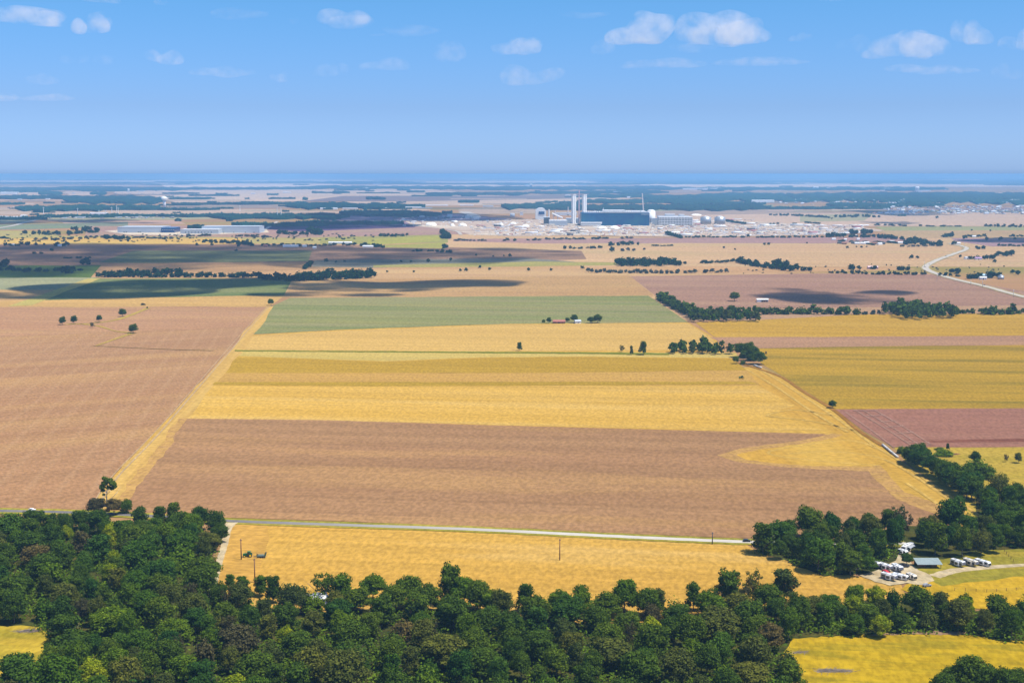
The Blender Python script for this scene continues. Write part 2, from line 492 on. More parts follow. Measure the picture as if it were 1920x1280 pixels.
fld('pinkB', [(1182,518),(1500,513),(1745,514),(1925,547),(2200,575),(2200,572),(1900,572),(1300,580),(1236,560)], [(186,150,138),(176,143,134),(200,165,145)], 545, 5)
fld('tanE', [(1236,566),(1300,572),(1900,568),(2200,570),(2200,592),(1290,602)], [(205,168,140),(195,160,138)], 575, 4)
fld('gA', [(-300,520),(190,520),(175,524),(105,543),(-300,543)], [(178,176,148),(160,166,140)], 533, 4)
fld('tanF', [(-300,543),(105,543),(50,572),(-300,572)], [(218,178,135),(205,168,130)], 555, 4)
fld('darkgreen', [(180,522),(490,522),(560,525),(535,555),(240,560),(70,566)], [(130,146,114),(122,138,112),(168,168,130)], 540, 5)
fld('tanG', [(-300,570),(70,563),(240,558),(535,553),(505,575),(-300,575)], [(222,182,128),(212,172,125)], 566, 6)
sheet('field', [(-300,500),(190,497),(170,520),(-300,522)], fmat('scrub', [(120,145,110),(100,125,100)], 510), 1.0)
sheet('lane', [(165,522),(190,521),(60,572),(15,574)], fmat('lnA', [(215,190,135),(190,185,120)], 548), 1.1, 20, 0.8)
# ---- green field and left field
fld('green', [(465,627),(503,577),(545,558),(800,556),(1215,554),(1290,604),(950,607),(640,618)], [(130,148,106),(182,168,136),(170,166,104)], 590, 6, cc_amt=0.3, patch=42, stretch=9)
fld('left', [(-500,573),(508,573),(440,650),(350,760),(215,890),(165,955),(-500,955)], [(198,155,122),(186,142,112),(216,172,122)], 740, 3, ang=angpx((0, 690), (290, 672)), cc_amt=0.45, stretch=5,
    rows=(angpx((100, 750), (170, 690)), 22.0, 0.14, own((225, 185, 145), 740)))
fld('leftfar', [(-500,573),(508,573),(470,612),(-500,650)], [(204,162,132),(190,146,122),(218,176,132)], 610, 4, jit=1.5)
# ---- the big golden block, with the brown field on top
GOLD = [(226,180,100),(218,168,92),(236,194,112)]
fld('gold', [(465,628),(640,618),(950,607),(1290,604),(1340,633),(1380,690),(1421,686),(1460,705),(1505,734),(1563,769),(1611,808),(1656,837),(1692,869),(1734,895),(1789,931),(1830,962),(1840,1010),(165,962),(215,890),(300,800),(430,665)], [(231,184,96),(224,172,92),(238,196,108)], 830, 4, ang=angpx((1480, 740), (1700, 900)))
fld('peach', [(466,630),(640,620),(950,608),(1290,606),(1335,634),(1350,655),(900,659),(440,656)], [(231,190,124),(224,182,118)], 635, 6)
fld('paleyellow', [(441,658),(1380,661),(1385,671),(1100,668),(900,670),(720,677),(600,673),(436,667)], [(228,198,126),(214,186,116),(198,178,104)], 666, 7)
sheet('ditch', [(440,656),(700,658),(1100,660),(1255,662),(1255,665),(1100,663),(700,660),(440,658)], fmat('dt', [(125,135,70),(150,155,80)], 660), 1.3, 12, 0.5)
fld('olive', [(425,668),(600,673),(720,678),(900,671),(1100,669),(1375,672),(1400,694),(1000,699),(412,699)], [(208,168,90),(198,160,88),(216,178,98)], 685, 8)
fld('tanband', [(412,699),(1000,699),(1400,694),(1425,722),(395,722)], [(221,176,108),(214,168,104)], 708, 8)
fld('goldmid', [(395,724),(1420,722),(1470,748),(1492,761),(1440,774),(1434,782),(1482,792),(1547,806),(1400,806),(1100,800),(750,791),(345,784)], [(236,190,110),(230,182,98),(240,198,124)], 760, 8, patch=40, stretch=8)
fld('olivestripe', [(403,716),(1405,715),(1424,720),(1100,722),(700,724),(398,721)], [(196,160,82),(205,168,90)], 719, 10)
BR = [(345,784),(600,787),(900,796),(1200,804),(1400,809),(1545,813),(1569,819),(1514,830),(1466,837),(1421,843),(1380,852),(1401,862),(1466,869),(1530,873),(1634,874),(1640,880),(1656,898),(1673,914),(1689,931),(1724,942),(1757,952),(1782,962),(1770,1000),(1520,1012),(1400,1009),(1200,1001),(870,986),(600,975),(425,970),(210,965),(225,940),(262,890),(310,835)]
def comb(pts, a, b, n, amp):
    out = []
    for i, p in enumerate(pts):
        out.append(p)
        if a <= i < b:
            q = pts[(i + 1) % len(pts)]
            for j in range(1, n):
                t = j / n
                x, y = p[0] + (q[0] - p[0]) * t, p[1] + (q[1] - p[1]) * t
                out.append((x + (random.uniform(0.2, 1) * amp if j % 2 else -random.uniform(0, amp * 0.5)), y + random.uniform(-.3, .3)))
    return out
BRc = comb(BR, 29, 33, 30, 6)
BRc = comb(BRc, 6, 22, 5, 9)
fld('brown', BRc, [(193,150,113),(182,138,107),(216,168,114)], 890, 10, step=400, jit=0.0, cc_amt=0.45, stretch=4, streak=(1100, 2.8), patch=70)
HALO = field_mat('halo_soil', own((198,152,114), 860), own((228,182,104), 860), None, ang=A_MAIN, patch=2.6, stretch=14, streak=(60, 2.6), contrast=0.8, seed=77)
NOTCH = [(1582,814),(1569,819),(1514,830),(1466,837),(1421,843),(1380,852),(1401,862),(1466,869),(1530,873),(1634,874),(1660,868),(1640,845),(1610,820)]
HA1 = [(1560,812),(1500,826),(1440,833),(1385,841),(1345,853),(1385,866),(1460,874),(1530,879),(1640,884),(1650,868),(1600,818)]
HA2 = [(1626,879),(1645,902),(1664,919),(1682,936),(1716,949),(1770,970),(1796,978),(1786,956),(1728,934),(1696,922),(1680,905),(1664,885),(1650,872)]
sheet('field_margin', HA1, HALO, 0.74, 15, 1.0); sheet('field_margin', HA2, HALO, 0.78, 12, 1.0)
fld('gold', NOTCH, [(231,184,96),(224,172,92),(238,196,108)], 830, 13, step=9, jit=1.1, ang=angpx((1480, 740), (1700, 900)))
sheet('field_margin', [(336,784),(352,784),(318,838),(272,893),(236,940),(222,966),(206,966),(222,936),(256,888),(304,832)], HALO, 0.76, 10, 1.8)
ARC = fmat('arc', [(234,192,112),(228,184,104)], 850)
for k_, pts_ in enumerate([[(1835,965),(1745,905),(1665,850),(1600,826),(1520,832),(1440,848),(1520,862),(1650,872)], [(1800,950),(1720,895),(1650,858),(1560,846),(1480,850)], [(1600,806),(1540,792),(1480,784),(1438,778),(1490,768),(1560,778)], [(1425,692),(1480,726),(1560,778),(1640,836)], [(1400,692),(1460,728),(1530,776),(1590,810)], [(1700,905),(1760,945),(1815,985)]]):
    strip('wheel_track', pts_, [2.8] * len(pts_), ARC, 0.93)
for pts, w in (([(1690,955),(1600,905),(1560,880)], 3.5), ([(1520,860),(1640,878),(1720,920),(1800,975)], 3.0), ([(1560,800),(1640,850),(1700,893),(1790,955)], 3.0), ([(1430,850),(1500,838),(1600,822)], 3.0)):
    pass
# lane beside the left field
fld('lane', [(500,576),(513,574),(468,640),(430,690),(395,728),(350,785),(316,832),(268,890),(232,938),(215,966),(160,966),(205,900),(290,815),(350,745),(420,668),(470,610)], [(228,184,112),(221,176,108),(236,196,120)], 820, 9, jit=1.2, step=14, ang=angpx((190, 940), (430, 690)), patch=20, stretch=10, streak=(200, 1.5))
TRK = fmat('trk', [(222,190,150),(205,172,135)], 860)
strip('dirt_track', [(182,950),(222,892),(296,815),(356,745),(428,662),(476,606),(504,575)], [1.3] * 7, TRK, 1.25)
strip('dirt_track', [(170,950),(212,890),(288,812),(350,742),(420,662),(470,606),(500,575)], [0.8] * 7, TRK, 1.25)
# tractor field below the road
fld('tractorfield', [(425,978),(870,996),(1200,1012),(1400,1020),(1420,1035),(1560,1070),(1690,1096),(1710,1150),(1400,1210),(380,1210),(400,1090),(418,1020)], [(236,186,98),(224,172,88),(242,198,124)], 1060, 5, patch=50, stretch=4)
sheet('field', [(425,978),(500,981),(505,1010),(480,1090),(395,1100),(412,1030)], fmat('tf2', [(231,182,100),(224,170,92)], 1040, ang=1.4), 0.6, 20, 1.0)
# right side fields
fld('olivefield', [(1412,653),(1650,649),(2200,645),(2200,764),(1566,767),(1500,726),(1428,682)], [(216,172,88),(184,152,86),(140,130,84)], 705, 6, patch=48, stretch=6, cc_amt=0.7)
fld('pinkC', [(1330,632),(2200,627),(2200,645),(1650,649),(1412,653),(1380,652)], [(192,150,128),(200,158,130)], 640, 7)
fld('goldR', [(1303,604),(1420,600),(1600,590),(2200,586),(2200,628),(1340,632)], [(216,172,98),(206,165,98),(222,182,110)], 610, 7)
fld('plowed', [(1566,767),(2200,763),(2200,838),(1676,838),(1620,808)], [(184,134,118),(176,127,113),(192,144,124)], 800, 7, streak=(250, 1.8))
fld('plowdark', [(1728,826),(2200,815),(2200,827),(1745,829)], [(148,100,92),(158,110,98)], 822, 9)
SCR = fmat('scr', [(204,162,144),(186,140,122)], 800)
for a, b in (((1603,768), (1708,834)), ((1618,768), (1728,836)), ((1640,768), (1745,832)), ((1585,772), (1676,838))):
    strip('dirt_track', [a, ((a[0] + b[0]) / 2 + 2, (a[1] + b[1]) / 2), b], [1.6, 1.2, 1.6], SCR, 1.35)
for a, b in (((1600,769), (1640,769)), ((1625,779), (1658,777)), ((1650,790), (1680,788)), ((1660,800), (1695,797)), ((1680,812), (1712,809)), ((1700,828), (1742,828)), ((1676,837), (1745,833))):
    strip('dirt_track', [a, ((a[0] + b[0]) / 2, (a[1] + b[1]) / 2 + 0.5), b], [3.0, 2.0, 3.0], SCR, 1.4)
fld('pasture', [(1676,838),(2200,836),(2200,1010),(1850,1010),(1800,940),(1700,868)], [(216,180,92),(196,172,84),(226,190,100)], 880, 5, patch=35, cc_amt=0.6)
sheet('field', [(1830,930),(2100,930),(2100,1060),(1830,1060)], fmat('woodsfloor', [(120,110,60),(90,90,50)], 1000), 0.75)
GR = fmat('campgreen', [(160,154,72),(186,166,78),(214,180,84)], 1070, streak=(30, 6), patch=15)
fld('campgold', [(1700,1094),(1760,1085),(2200,1060),(2200,1150),(1900,1146),(1760,1134),(1690,1104)], [(236,190,72),(226,180,70),(206,176,70)], 1095, 14.5, patch=30)
sheet('grass', [(1690,1060),(1860,1030),(2200,1024),(2200,1072),(1900,1080),(1830,1090),(1765,1098),(1740,1085)], GR, 1.0, 15, 1.5)
GRAV = fmat('gravel', [(232,210,170),(218,190,146),(240,222,190)], 1065, streak=(14, 5), patch=10)
sheet('gravel_yard', [(1612,1078),(1650,1066),(1680,1050),(1690,1020),(1710,1018),(1706,1050),(1722,1068),(1745,1078),(1752,1088),(1728,1096),(1700,1092),(1668,1097),(1640,1090)], GRAV, 1.1, 10, 1.2)
strip('gravel_drive', [(1752,1080),(1790,1069),(1850,1063),(1930,1058),(2100,1050)], [7, 7, 6, 4.5, 3.5], GRAV, 1.15)
# woodland floor and clearings at the bottom
FLOOR = fmat('forestfloor', [(96,100,48),(74,84,42),(130,118,68)], 1150, patch=12, streak=(10, 6))
sheet('forest_floor', [(-500,985),(150,985),(240,988),(420,1005),(398,1040),(388,1100),(440,1128),(545,1150),(700,1140),(830,1140),(1100,1168),(1300,1164),(1470,1150),(1560,1146),(1640,1118),(1740,1136),(1860,1146),(2200,1150),(2200,1500),(-500,1500)], FLOOR, 0.8, 14, 2.0)
sheet('forest_floor', [(1412,1030),(1560,1010),(1700,985),(1850,985),(1875,1040),(1790,1052),(1700,1046),(1690,1062),(1620,1074),(1545,1080),(1470,1048)], FLOOR, 0.83, 14, 2.0)
fld('clearR', [(1485,1196),(1600,1190),(1700,1184),(1790,1186),(1900,1200),(2300,1220),(2300,1500),(1470,1500),(1460,1240)], [(226,186,52),(212,174,46),(172,152,52)], 1240, 14, patch=11, cc_amt=0.75, step=14, jit=1.8, streak=(20, 4))
sheet('bank', [(1620,1192),(1700,1182),(1770,1180),(1850,1190),(1700,1188)], fmat('bank', [(196,160,125),(175,140,110)], 1186), 1.1, 10, 1.2)
fld('clearL', [(-400,1176),(30,1172),(110,1176),(135,1205),(120,1265),(-400,1275)], [(222,186,78),(205,175,74),(150,145,60)], 1215, 14, patch=14, step=14, jit=1.8, streak=(18, 4))
# verges and roads
VERGE = fmat('verge', [(190,176,84),(165,158,74),(214,182,92)], 990, streak=(25, 2), patch=12)
ROADP = [(-300,953),(0,957),(170,961),(300,968),(430,976),(600,982),(870,991),(1100,1002),(1250,1009),(1400,1015),(1550,1018),(1700,1018)]
strip('verge', ROADP, [13] * 12, VERGE, 1.0)
am, ant, aN, aL, aout = new_mat('asphalt_road')
gx = mapped(ant, 0, (1, 1, 1))
sep = aN.new('ShaderNodeSeparateXYZ'); aL.new(gx, sep.inputs[0])
fx = ramp(ant, sep.outputs[0], -170, 30)
fn = noise(ant, gx, 0.15, 4)
ac = mixc(ant, fx, (0.12, 0.11, 0.11), (0.46, 0.42, 0.36))
ac = mixc(ant, ramp(ant, fn, 0.3, 0.7, 0, 0.3), ac, (0.3, 0.28, 0.25))
ab = aN.new('ShaderNodeBsdfDiffuse'); aL.new(ac, ab.inputs[0]); aL.new(ab.outputs[0], aout.inputs[0])
strip('road', ROADP, [5.4] * 12, am, 1.06)
strip('gravel_track', [(432,979),(427,992),(421,1020),(412,1050),(404,1080),(396,1120)], [9, 4.4, 3.8, 3.8, 3.8, 3.8], GRAV, 1.12)
CONC = plain('concrete_road', own((216, 206, 196), 520), 0.8, 0.08, 0.02)
HV = fmat('hv', [(204,186,148),(196,182,140)], 520)
HWY = [(2100,596),(1920,556),(1850,537),(1790,523),(1757,513),(1738,505),(1737,498),(1758,487),(1785,477),(1808,469),(1812,464),(1800,460),(1780,456)]
strip('verge', HWY, [20] * 13, HV, 2.2)
strip('highway', HWY, [11, 11, 11, 12, 13, 14, 14, 14, 14, 13, 12, 11, 10], CONC, 2.7)
strip('gravel_track', [(1765,484),(1800,486),(1830,486)], [8, 8, 6], GRAV, 2.9)
strip('road', [(-200,448),(0,427),(50,416),(95,407)], [26, 24, 22, 20], CONC, 3.0)
strip('road', [(488,435),(505,425),(520,415)], [16, 14, 14], CONC, 3.0)
strip('road', [(870,397),(888,404),(892,408)], [60, 60, 50], CONC, 3.0)
strip('road', [(838,430),(858,434),(864,440)], [14, 14, 12], CONC, 3.0)
strip('hedge_bank', [(1385,680),(1460,704),(1505,733),(1563,768),(1611,807),(1656,836)], [4, 4, 4, 4, 4, 4], fmat('bank2', [(190,140,90),(170,125,80)], 760), 1.3)
YG = fmat('yg', [(206,180,106),(198,168,110)], 605)
strip('grass_strip', [(122,608),(150,607),(185,611),(215,620),(248,624)], [6, 7, 5, 3, 8], YG, 1.3)
strip('grass_strip', [(150,607),(190,604),(230,596),(278,577)], [4, 6, 7, 8], YG, 1.3)
strip('grass_strip', [(250,624),(225,632),(180,648)], [8, 5, 3], YG, 1.3)
strip('field_boundary', [(175,648),(300,654),(400,657)], [2, 3, 3], fmat('fb', [(150,125,95),(160,135,100)], 650), 1.3)

# ------------------------------------------------------------------ trees
def quads(c, nrm, size, r, asp=0.7):
    n = len(c)
    nrm = nrm / np.linalg.norm(nrm, axis=1, keepdims=True)
    a = r.normal(size=(n, 3)); a -= nrm * (a * nrm).sum(1, keepdims=True); a /= np.linalg.norm(a, axis=1, keepdims=True)
    b = np.cross(nrm, a)
    s = (size * r.uniform(0.6, 1.3, n))[:, None]
    V = np.stack([c + a * s, c + b * s * asp, c - a * s, c - b * s * asp], 1).reshape(-1, 3)
    F = np.arange(4 * n).reshape(n, 4)
    return V, F

def crown(seed, W=14.0, Ht=14.0, z0=3.5, n_lobes=16, leaves=3400, leaf=0.55, shape='round', fill=0.16, lobes=None):
    """leaf clumps spread over uneven lobes of a crown of width W reaching from z0 to Ht"""
    r = np.random.default_rng(seed)
    L = []
    ch = Ht - z0
    for i in range(n_lobes):
        t = (i + 0.5) / n_lobes
        th = i * 2.399 + r.uniform(-0.5, 0.5)
        if shape == 'round':
            zz = z0 + ch * (0.20 + 0.66 * t + r.uniform(-0.10, 0.10)); rad = W * 0.5 * math.sqrt(max(0.02, 1 - (max(t - 0.25, 0) / 0.85) ** 2)) * r.uniform(0.35, 0.72)
            lr = W * r.uniform(0.075, 0.19)
        elif shape == 'tall':
            zz = z0 + ch * (0.1 + 0.82 * t); rad = W * 0.5 * r.uniform(0.1, 0.75) * (1 - 0.5 * t); lr = W * r.uniform(0.13, 0.2)
        elif shape == 'open':
            zz = z0 + ch * (0.1 + 0.8 * t); rad = W * 0.5 * r.uniform(0.15, 0.85); lr = W * r.uniform(0.07, 0.16)
        elif shape == 'cone':
            zz = z0 + ch * (0.08 + 0.86 * t); rad = W * 0.32 * (1 - t) * r.uniform(0.6, 1); lr = W * 0.26 * (1.08 - t)
        else:   # bush
            zz = z0 + ch * r.uniform(0.15, 0.6); rad = W * 0.5 * r.uniform(0.1, 0.7); lr = W * r.uniform(0.14, 0.24)
        L.append((np.array((rad * math.cos(th), rad * math.sin(th), zz)), lr, lr * r.uniform(0.62, 0.95)))
    if shape in ('round', 'cone', 'bush'):
        L.append((np.array((0, 0, z0 + ch * 0.5)), W * 0.27, ch * 0.36))
    if lobes is not None: L = [(np.array(l[0], float), l[1], l[1] * 0.8) for l in lobes]
    wts = np.array([l[1] ** 2 for l in L]); wts /= wts.sum()
    which = r.choice(len(L), leaves, p=wts)
    d = r.normal(size=(leaves, 3)); d /= np.linalg.norm(d, axis=1, keepdims=True)
    d[:, 2] = np.where(d[:, 2] < -0.3, d[:, 2] * 0.6, d[:, 2])
    cen = np.array([l[0] for l in L])[which]; lr = np.array([l[1] for l in L])[which]; lz = np.array([l[2] for l in L])[which]
    rad = 1 + r.normal(0, 0.17, leaves); rad = np.where(r.random(leaves) < fill, r.random(leaves) ** 0.5, rad)
    p = cen + d * np.stack([lr, lr, lz], 1) * rad[:, None]
    # droop stray clumps and keep above the ground
    p[:, 2] = np.maximum(p[:, 2], z0 * 0.45)
    nrm = d + r.normal(0, 0.5, (leaves, 3)) + np.array((0, 0, 0.25))
    return quads(p, nrm, leaf * np.ones(leaves), r)

def trunk_mb(seed, Ht, z0, W, spread=0.35):
    r = random.Random(seed); m = MB()
    pts = [Vector((0, 0, -0.3))]
    for k in range(1, 5):
        pts.append(Vector((r.uniform(-.03, .03) * Ht * k / 2, r.uniform(-.03, .03) * Ht * k / 2, Ht * 0.8 * k / 4)))
    rr = [Ht * 0.028, Ht * 0.021, Ht * 0.016, Ht * 0.010, Ht * 0.004]
    for k in range(4): m.tube(pts[k], pts[k + 1], rr[k], rr[k + 1], 7)
    for k in range(7):
        t = 0.22 + 0.09 * k
        b = Vector((pts[2].x * t * 2, pts[2].y * t * 2, Ht * 0.8 * t))
        a = k * 2.4 + r.uniform(-.4, .4); ln = W * spread * (1.1 - t)
        e = b + Vector((math.cos(a) * ln, math.sin(a) * ln, ln * r.uniform(0.5, 1.0)))
        mid = (b + e) / 2 + Vector((0, 0, -ln * 0.1))
        m.tube(b, mid, Ht * 0.011, Ht * 0.008, 6); m.tube(mid, e, Ht * 0.008, Ht * 0.003, 6)
        e2 = e + Vector((math.cos(a + 0.8) * ln * 0.4, math.sin(a + 0.8) * ln * 0.4, ln * 0.35)); m.tube(mid, e2, Ht * 0.005, Ht * 0.002, 5)
    me = bpy.data.meshes.new('trunk'); m.bm.to_mesh(me); m.bm.free()
    for p in me.polygons: p.use_smooth = True
    return me

# prototypes: nominal tree 14 m wide and 14 m tall
PROTO = {}
def proto(key, hi, lo, trunk):
    V, F = crown(**hi); PROTO[key] = dict(me=mesh_np('crown', V, F), lo=crown(**lo), tr=trunk)
kinds = {'round': [], 'tall': [], 'open': [], 'cone': [], 'bush': []}
for i in range(9):
    z0 = (2.6, 3.4, 2.2)[i % 3]
    proto(f'round{i}', dict(seed=20 + i, z0=z0, n_lobes=28 + 2 * i, leaves=6200, leaf=0.42), dict(seed=20 + i, z0=0.8, n_lobes=10, leaves=150, leaf=1.9), trunk_mb(i, 14, 3, 14))
    kinds['round'].append(f'round{i}')
for i in range(4):
    proto(f'tall{i}', dict(seed=50 + i, z0=2.2, W=12.5, n_lobes=22, leaves=3400, leaf=0.48, shape='tall'), dict(seed=50 + i, z0=1.0, W=12, n_lobes=9, leaves=110, leaf=1.7, shape='tall'), trunk_mb(60 + i, 14, 3, 13, 0.45))
    kinds['tall'].append(f'tall{i}')
for i in range(3):
    proto(f'open{i}', dict(seed=70 + i, z0=2.5, W=13.0, n_lobes=30, leaves=1900, leaf=0.42, shape='open', fill=0.3), dict(seed=70 + i, z0=2.0, W=13, n_lobes=8, leaves=70, leaf=1.5, shape='open'), trunk_mb(80 + i, 14, 3, 14, 0.6))
    kinds['open'].append(f'open{i}')
proto('cone0', dict(seed=90, z0=0.8, W=9.0, n_lobes=14, leaves=2400, leaf=0.45, shape='cone'), dict(seed=90, z0=0.5, W=9, n_lobes=10, leaves=120, leaf=1.5, shape='cone'), trunk_mb(91, 14, 3, 8, 0.2)); kinds['cone'].append('cone0')
for i in range(3):
    proto(f'bush{i}', dict(seed=95 + i, z0=0.0, n_lobes=12, leaves=2200, leaf=0.6, shape='bush'), dict(seed=95 + i, z0=0.0, n_lobes=8, leaves=110, leaf=2.0, shape='bush'), trunk_mb(97, 7, 1, 8, 0.4)); kinds['bush'].append(f'bush{i}')

proto('lanky0', dict(seed=120, leaves=2300, leaf=0.5, fill=0.2, z0=2, lobes=[((-1.1,0,13.4),1.0),((.2,.3,12.5),1.3),((1.9,0,12.0),1.6),((3.4,-.4,10.9),1.5),((4.1,.3,9.3),1.2),((-1.1,.2,10.8),1.4),((-2.2,0,9.1),1.3),((-2.0,.4,7.4),.9),((1.2,-.5,9.0),1.0),((2.8,.4,8.3),.9),((-1.4,-.5,5.6),.6)]), dict(seed=120, leaves=60, leaf=1.2), trunk_mb(121, 14, 3, 13, 0.5)); kinds['lanky'] = ['lanky0']
TREES = []    # dict(x,y,h,w,kind,tone,label,cat,name,group,forced)
def T(px, py, h, w=None, kind='round', tone='dark green', label=None, group=None, name='tree', cat='tree', force=False, bark=None, area=None):
    p = G(px, py)
    TREES.append(dict(p=p, px=px, py=py, h=h, w=w or h, kind=kind, tone=tone, label=label, group=group, name=name, cat=cat, force=force, bark=bark, area=area))

def inside(x, y, poly):
    c = False; n = len(poly); j = n - 1
    for i in range(n):
        xi, yi = poly[i]; xj, yj = poly[j]
        if (yi > y) != (yj > y) and x < (xj - xi) * (y - yi) / (yj - yi) + xi: c = not c
        j = i
    return c

placed = []
def scatter(poly, dmin, hr, kinds_w, tones_w, area, group, tries=6000, seed=1, wf=(1.0, 1.25)):
    """trees spread over a piece of woodland, none nearer to the next than dmin metres"""
    r = random.Random(seed)
    W = [G(x, y) for x, y in poly]
    P2 = [(p.x, p.y) for p in W]
    x0, x1 = min(p[0] for p in P2), max(p[0] for p in P2); y0, y1 = min(p[1] for p in P2), max(p[1] for p in P2)
    for _ in range(tries):
        x, y = r.uniform(x0, x1), r.uniform(y0, y1)
        if not inside(x, y, P2): continue
        dm = dmin * r.choice((0.68, 0.8, 0.95, 1.05, 1.2, 1.35))
        if any((x - a) ** 2 + (y - b) ** 2 < (dm * 0.5 + d * 0.5) ** 2 for a, b, d in placed): continue
        placed.append((x, y, dm))
        q = to_px((x, y, 0))
        h = r.uniform(*hr) * (0.62 + 0.38 * dm / dmin) * r.choice((0.9, 1.0, 1.0, 1.12))
        T(q[0], q[1], h, dm * r.uniform(*wf), r.choices([k for k, _ in kinds_w], [w for _, w in kinds_w])[0], r.choices([k for k, _ in tones_w], [w for _, w in tones_w])[0], None, group, area=area)

def row(pts, h, gap, tone='far green', kind='round', depth=0.0, jit=0.25, area=None, group=None, seed=0, skip=0.0, wf=1.15):
    """a line of trees along frame points; gap in metres"""
    r = random.Random(seed + int(pts[0][0]))
    W = [G(*p) for p in pts]
    gap = gap * 0.72
    for i in range(len(W) - 1):
        L = (W[i + 1] - W[i]).length; n = max(1, int(L / gap))
        for k in range(n):
            if r.random() < skip: continue
            p = W[i].lerp(W[i + 1], (k + r.uniform(0, 1)) / n)
            p.x += r.uniform(-jit, jit) * gap; p.y += r.uniform(-0.5, 0.5) * depth
            q = to_px(p); hh = h * r.uniform(0.7, 1.15)
            T(q[0], q[1], hh, max(gap * 1.3, hh * 1.0) * wf * r.uniform(0.85, 1.25), kind if r.random() < 0.5 else 'bush', tone, None, group, area=area)

# --- single trees the photograph shows
five = 'lone round trees standing in the left field'
T(117, 609, 11.5, 11, label='tall oval lone tree, leftmost of the round trees in the left field', group=five, force=True, name='lone_tree')
T(139, 607, 11.5, 11, label='second lone tree along the yellow grass strip in the left field', group=five, force=True, name='lone_tree')
T(186, 604, 10.5, 10, label='squarish lone tree just beyond the small grey bush in the left field', group=five, force=True, name='lone_tree')
T(230, 593.5, 11.5, 12.5, label='farthest of the round lone trees, where the yellow grass strip runs uphill', group=five, force=True, name='lone_tree')
T(250, 625, 12.5, 14, label='widest lone tree at the near corner of the yellow strips', group=five, force=True, name='lone_tree')
T(173, 614, 7.5, 8, 'open', 'greyish brown', 'small thin greyish tree between the round lone trees', force=True, name='small_tree')
T(268, 572, 4.5, 9, 'bush', 'greyish brown', 'low brown bush past the end of the yellow grass strip', force=True, name='bush', cat='bush')
T(276, 578, 3.5, 4, 'bush', 'greyish brown', 'tiny bush at the tip of the yellow grass strip', force=True, name='bush', cat='bush')
T(508, 572.5, 11, 12, label='solitary round tree at the corner where the lane meets the green field', force=True, name='lone_tree')
T(201, 948, 18.8, 17, 'lanky', 'dark green', 'tall lanky tree with bare forked trunk at the foot of the golden lane', force=True, name='lanky_tree', bark=BARK_PALE)
T(181, 968, 12, 13, 'round', 'greyish brown', 'greyish crown left beside the tall lanky tree', force=True)
T(214, 966, 11, 12, 'round', 'greyish brown', 'greyish leafy tree just right of the tall lanky tree', force=True)
T(236, 962, 9, 10, 'round', 'dark green', 'small dark tree at the lane end between grey and green crowns', force=True)
T(974, 657.5, 10.5, 9, 'tall', 'dark green', 'crooked dark tree with leaning top by the ditch in the golden field', force=True, name='crooked_tree')
T(1166, 659.5, 8.5, 8, 'open', 'olive green', 'small round-headed tree on a visible stem by the ditch', force=True, name='small_tree')
T(1184, 666, 11.5, 5.5, 'tall', 'olive green', 'slender upright tree in the ditch line beside the bigger one', force=True, name='slender_tree')
T(1206, 665.5, 16.5, 13, 'tall', 'dark green', 'tallest of the three trees standing in the ditch line', force=True)
T(1561, 765, 7.5, 9, 'round', 'dark green', 'small dark tree at the corner of the ploughed field', force=True, name='lone_tree')
T(1377, 565, 16, 20, 'round', 'dark green', 'broad lone tree in the pinkish field left of the white shed', force=True, name='lone_tree')
for i, (x, y, h, w, l) in enumerate([(1019, 606.5, 6, 6, 'small shrub-like tree left of the red-roofed farmhouse'), (1029, 606.5, 9, 8, 'dark tree touching the left end of the red-roofed farmhouse'),
        (1064, 604, 6.5, 8, 'little tree between the red-roofed and the white farmhouse'), (1077, 605, 12, 13, 'tree leaning over the white farmhouse'),
        (1108, 606, 9.5, 12, 'left tree of the pair right of the white farmhouse'), (1120, 605.5, 12.5, 15, 'bigger tree of the pair right of the white farmhouse')]):
    T(x, y, h, w, 'round', 'dark green', l, 'trees around the farmhouses', force=True)
for x, y, h, w, k, t, l in [(1828, 872, 10.5, 9.5, 'round', 'dark green', 'lone dark tree behind the round bushes in the right pasture'),
        (1886, 866, 6, 4, 'open', 'greyish brown', 'thin brown sapling in the right pasture'), (1909, 868, 7.5, 6, 'round', 'olive green', 'small tree near the right end of the pasture'),
        (1777, 844, 5.5, 4, 'tall', 'olive green', 'little upright tree under the ploughed field'), (1690, 850, 7, 8, 'bush', 'dark green', 'small round bush at the top of the diagonal tree row')]:
    T(x, y, h, w, k, t, l, force=True, name='small_tree')
for x, y, h, w, l in [(1762, 844, 3, 9, 'flat dark bush just below the ploughed field'), (1771, 854, 5.5, 17, 'low bright green bush by the bare patch in the right pasture'),
        (1820, 895, 14, 17, 'left dome of the big round bush clump in the right pasture'), (1836, 896, 15, 18, 'highest dome of the big round bush clump in the right pasture'), (1854, 896, 10.5, 14, 'small right dome of the big round bush clump in the right pasture')]:
    T(x, y, h, w, 'bush', 'dark green' if w < 17 else 'mid green', l, force=True, name='bush', cat='bush')
T(1436, 665, 4.5, 3, 'open', 'greyish brown', 'dead snag at the left edge of the olive field', force=True, name='dead_tree', bark=BARK_PALE)

TN = [('dark green', 5), ('mid green', 2.4), ('olive green', 2.6), ('bluish green', 1.4), ('bright yellow green', 0.25), ('greyish brown', 0.25)]
TD = [('dark green', 5), ('mid green', 1.8), ('olive green', 1.4), ('bluish green', 1.2)]
KW = [('round', 7), ('tall', 1.6), ('bush', 0.7)]
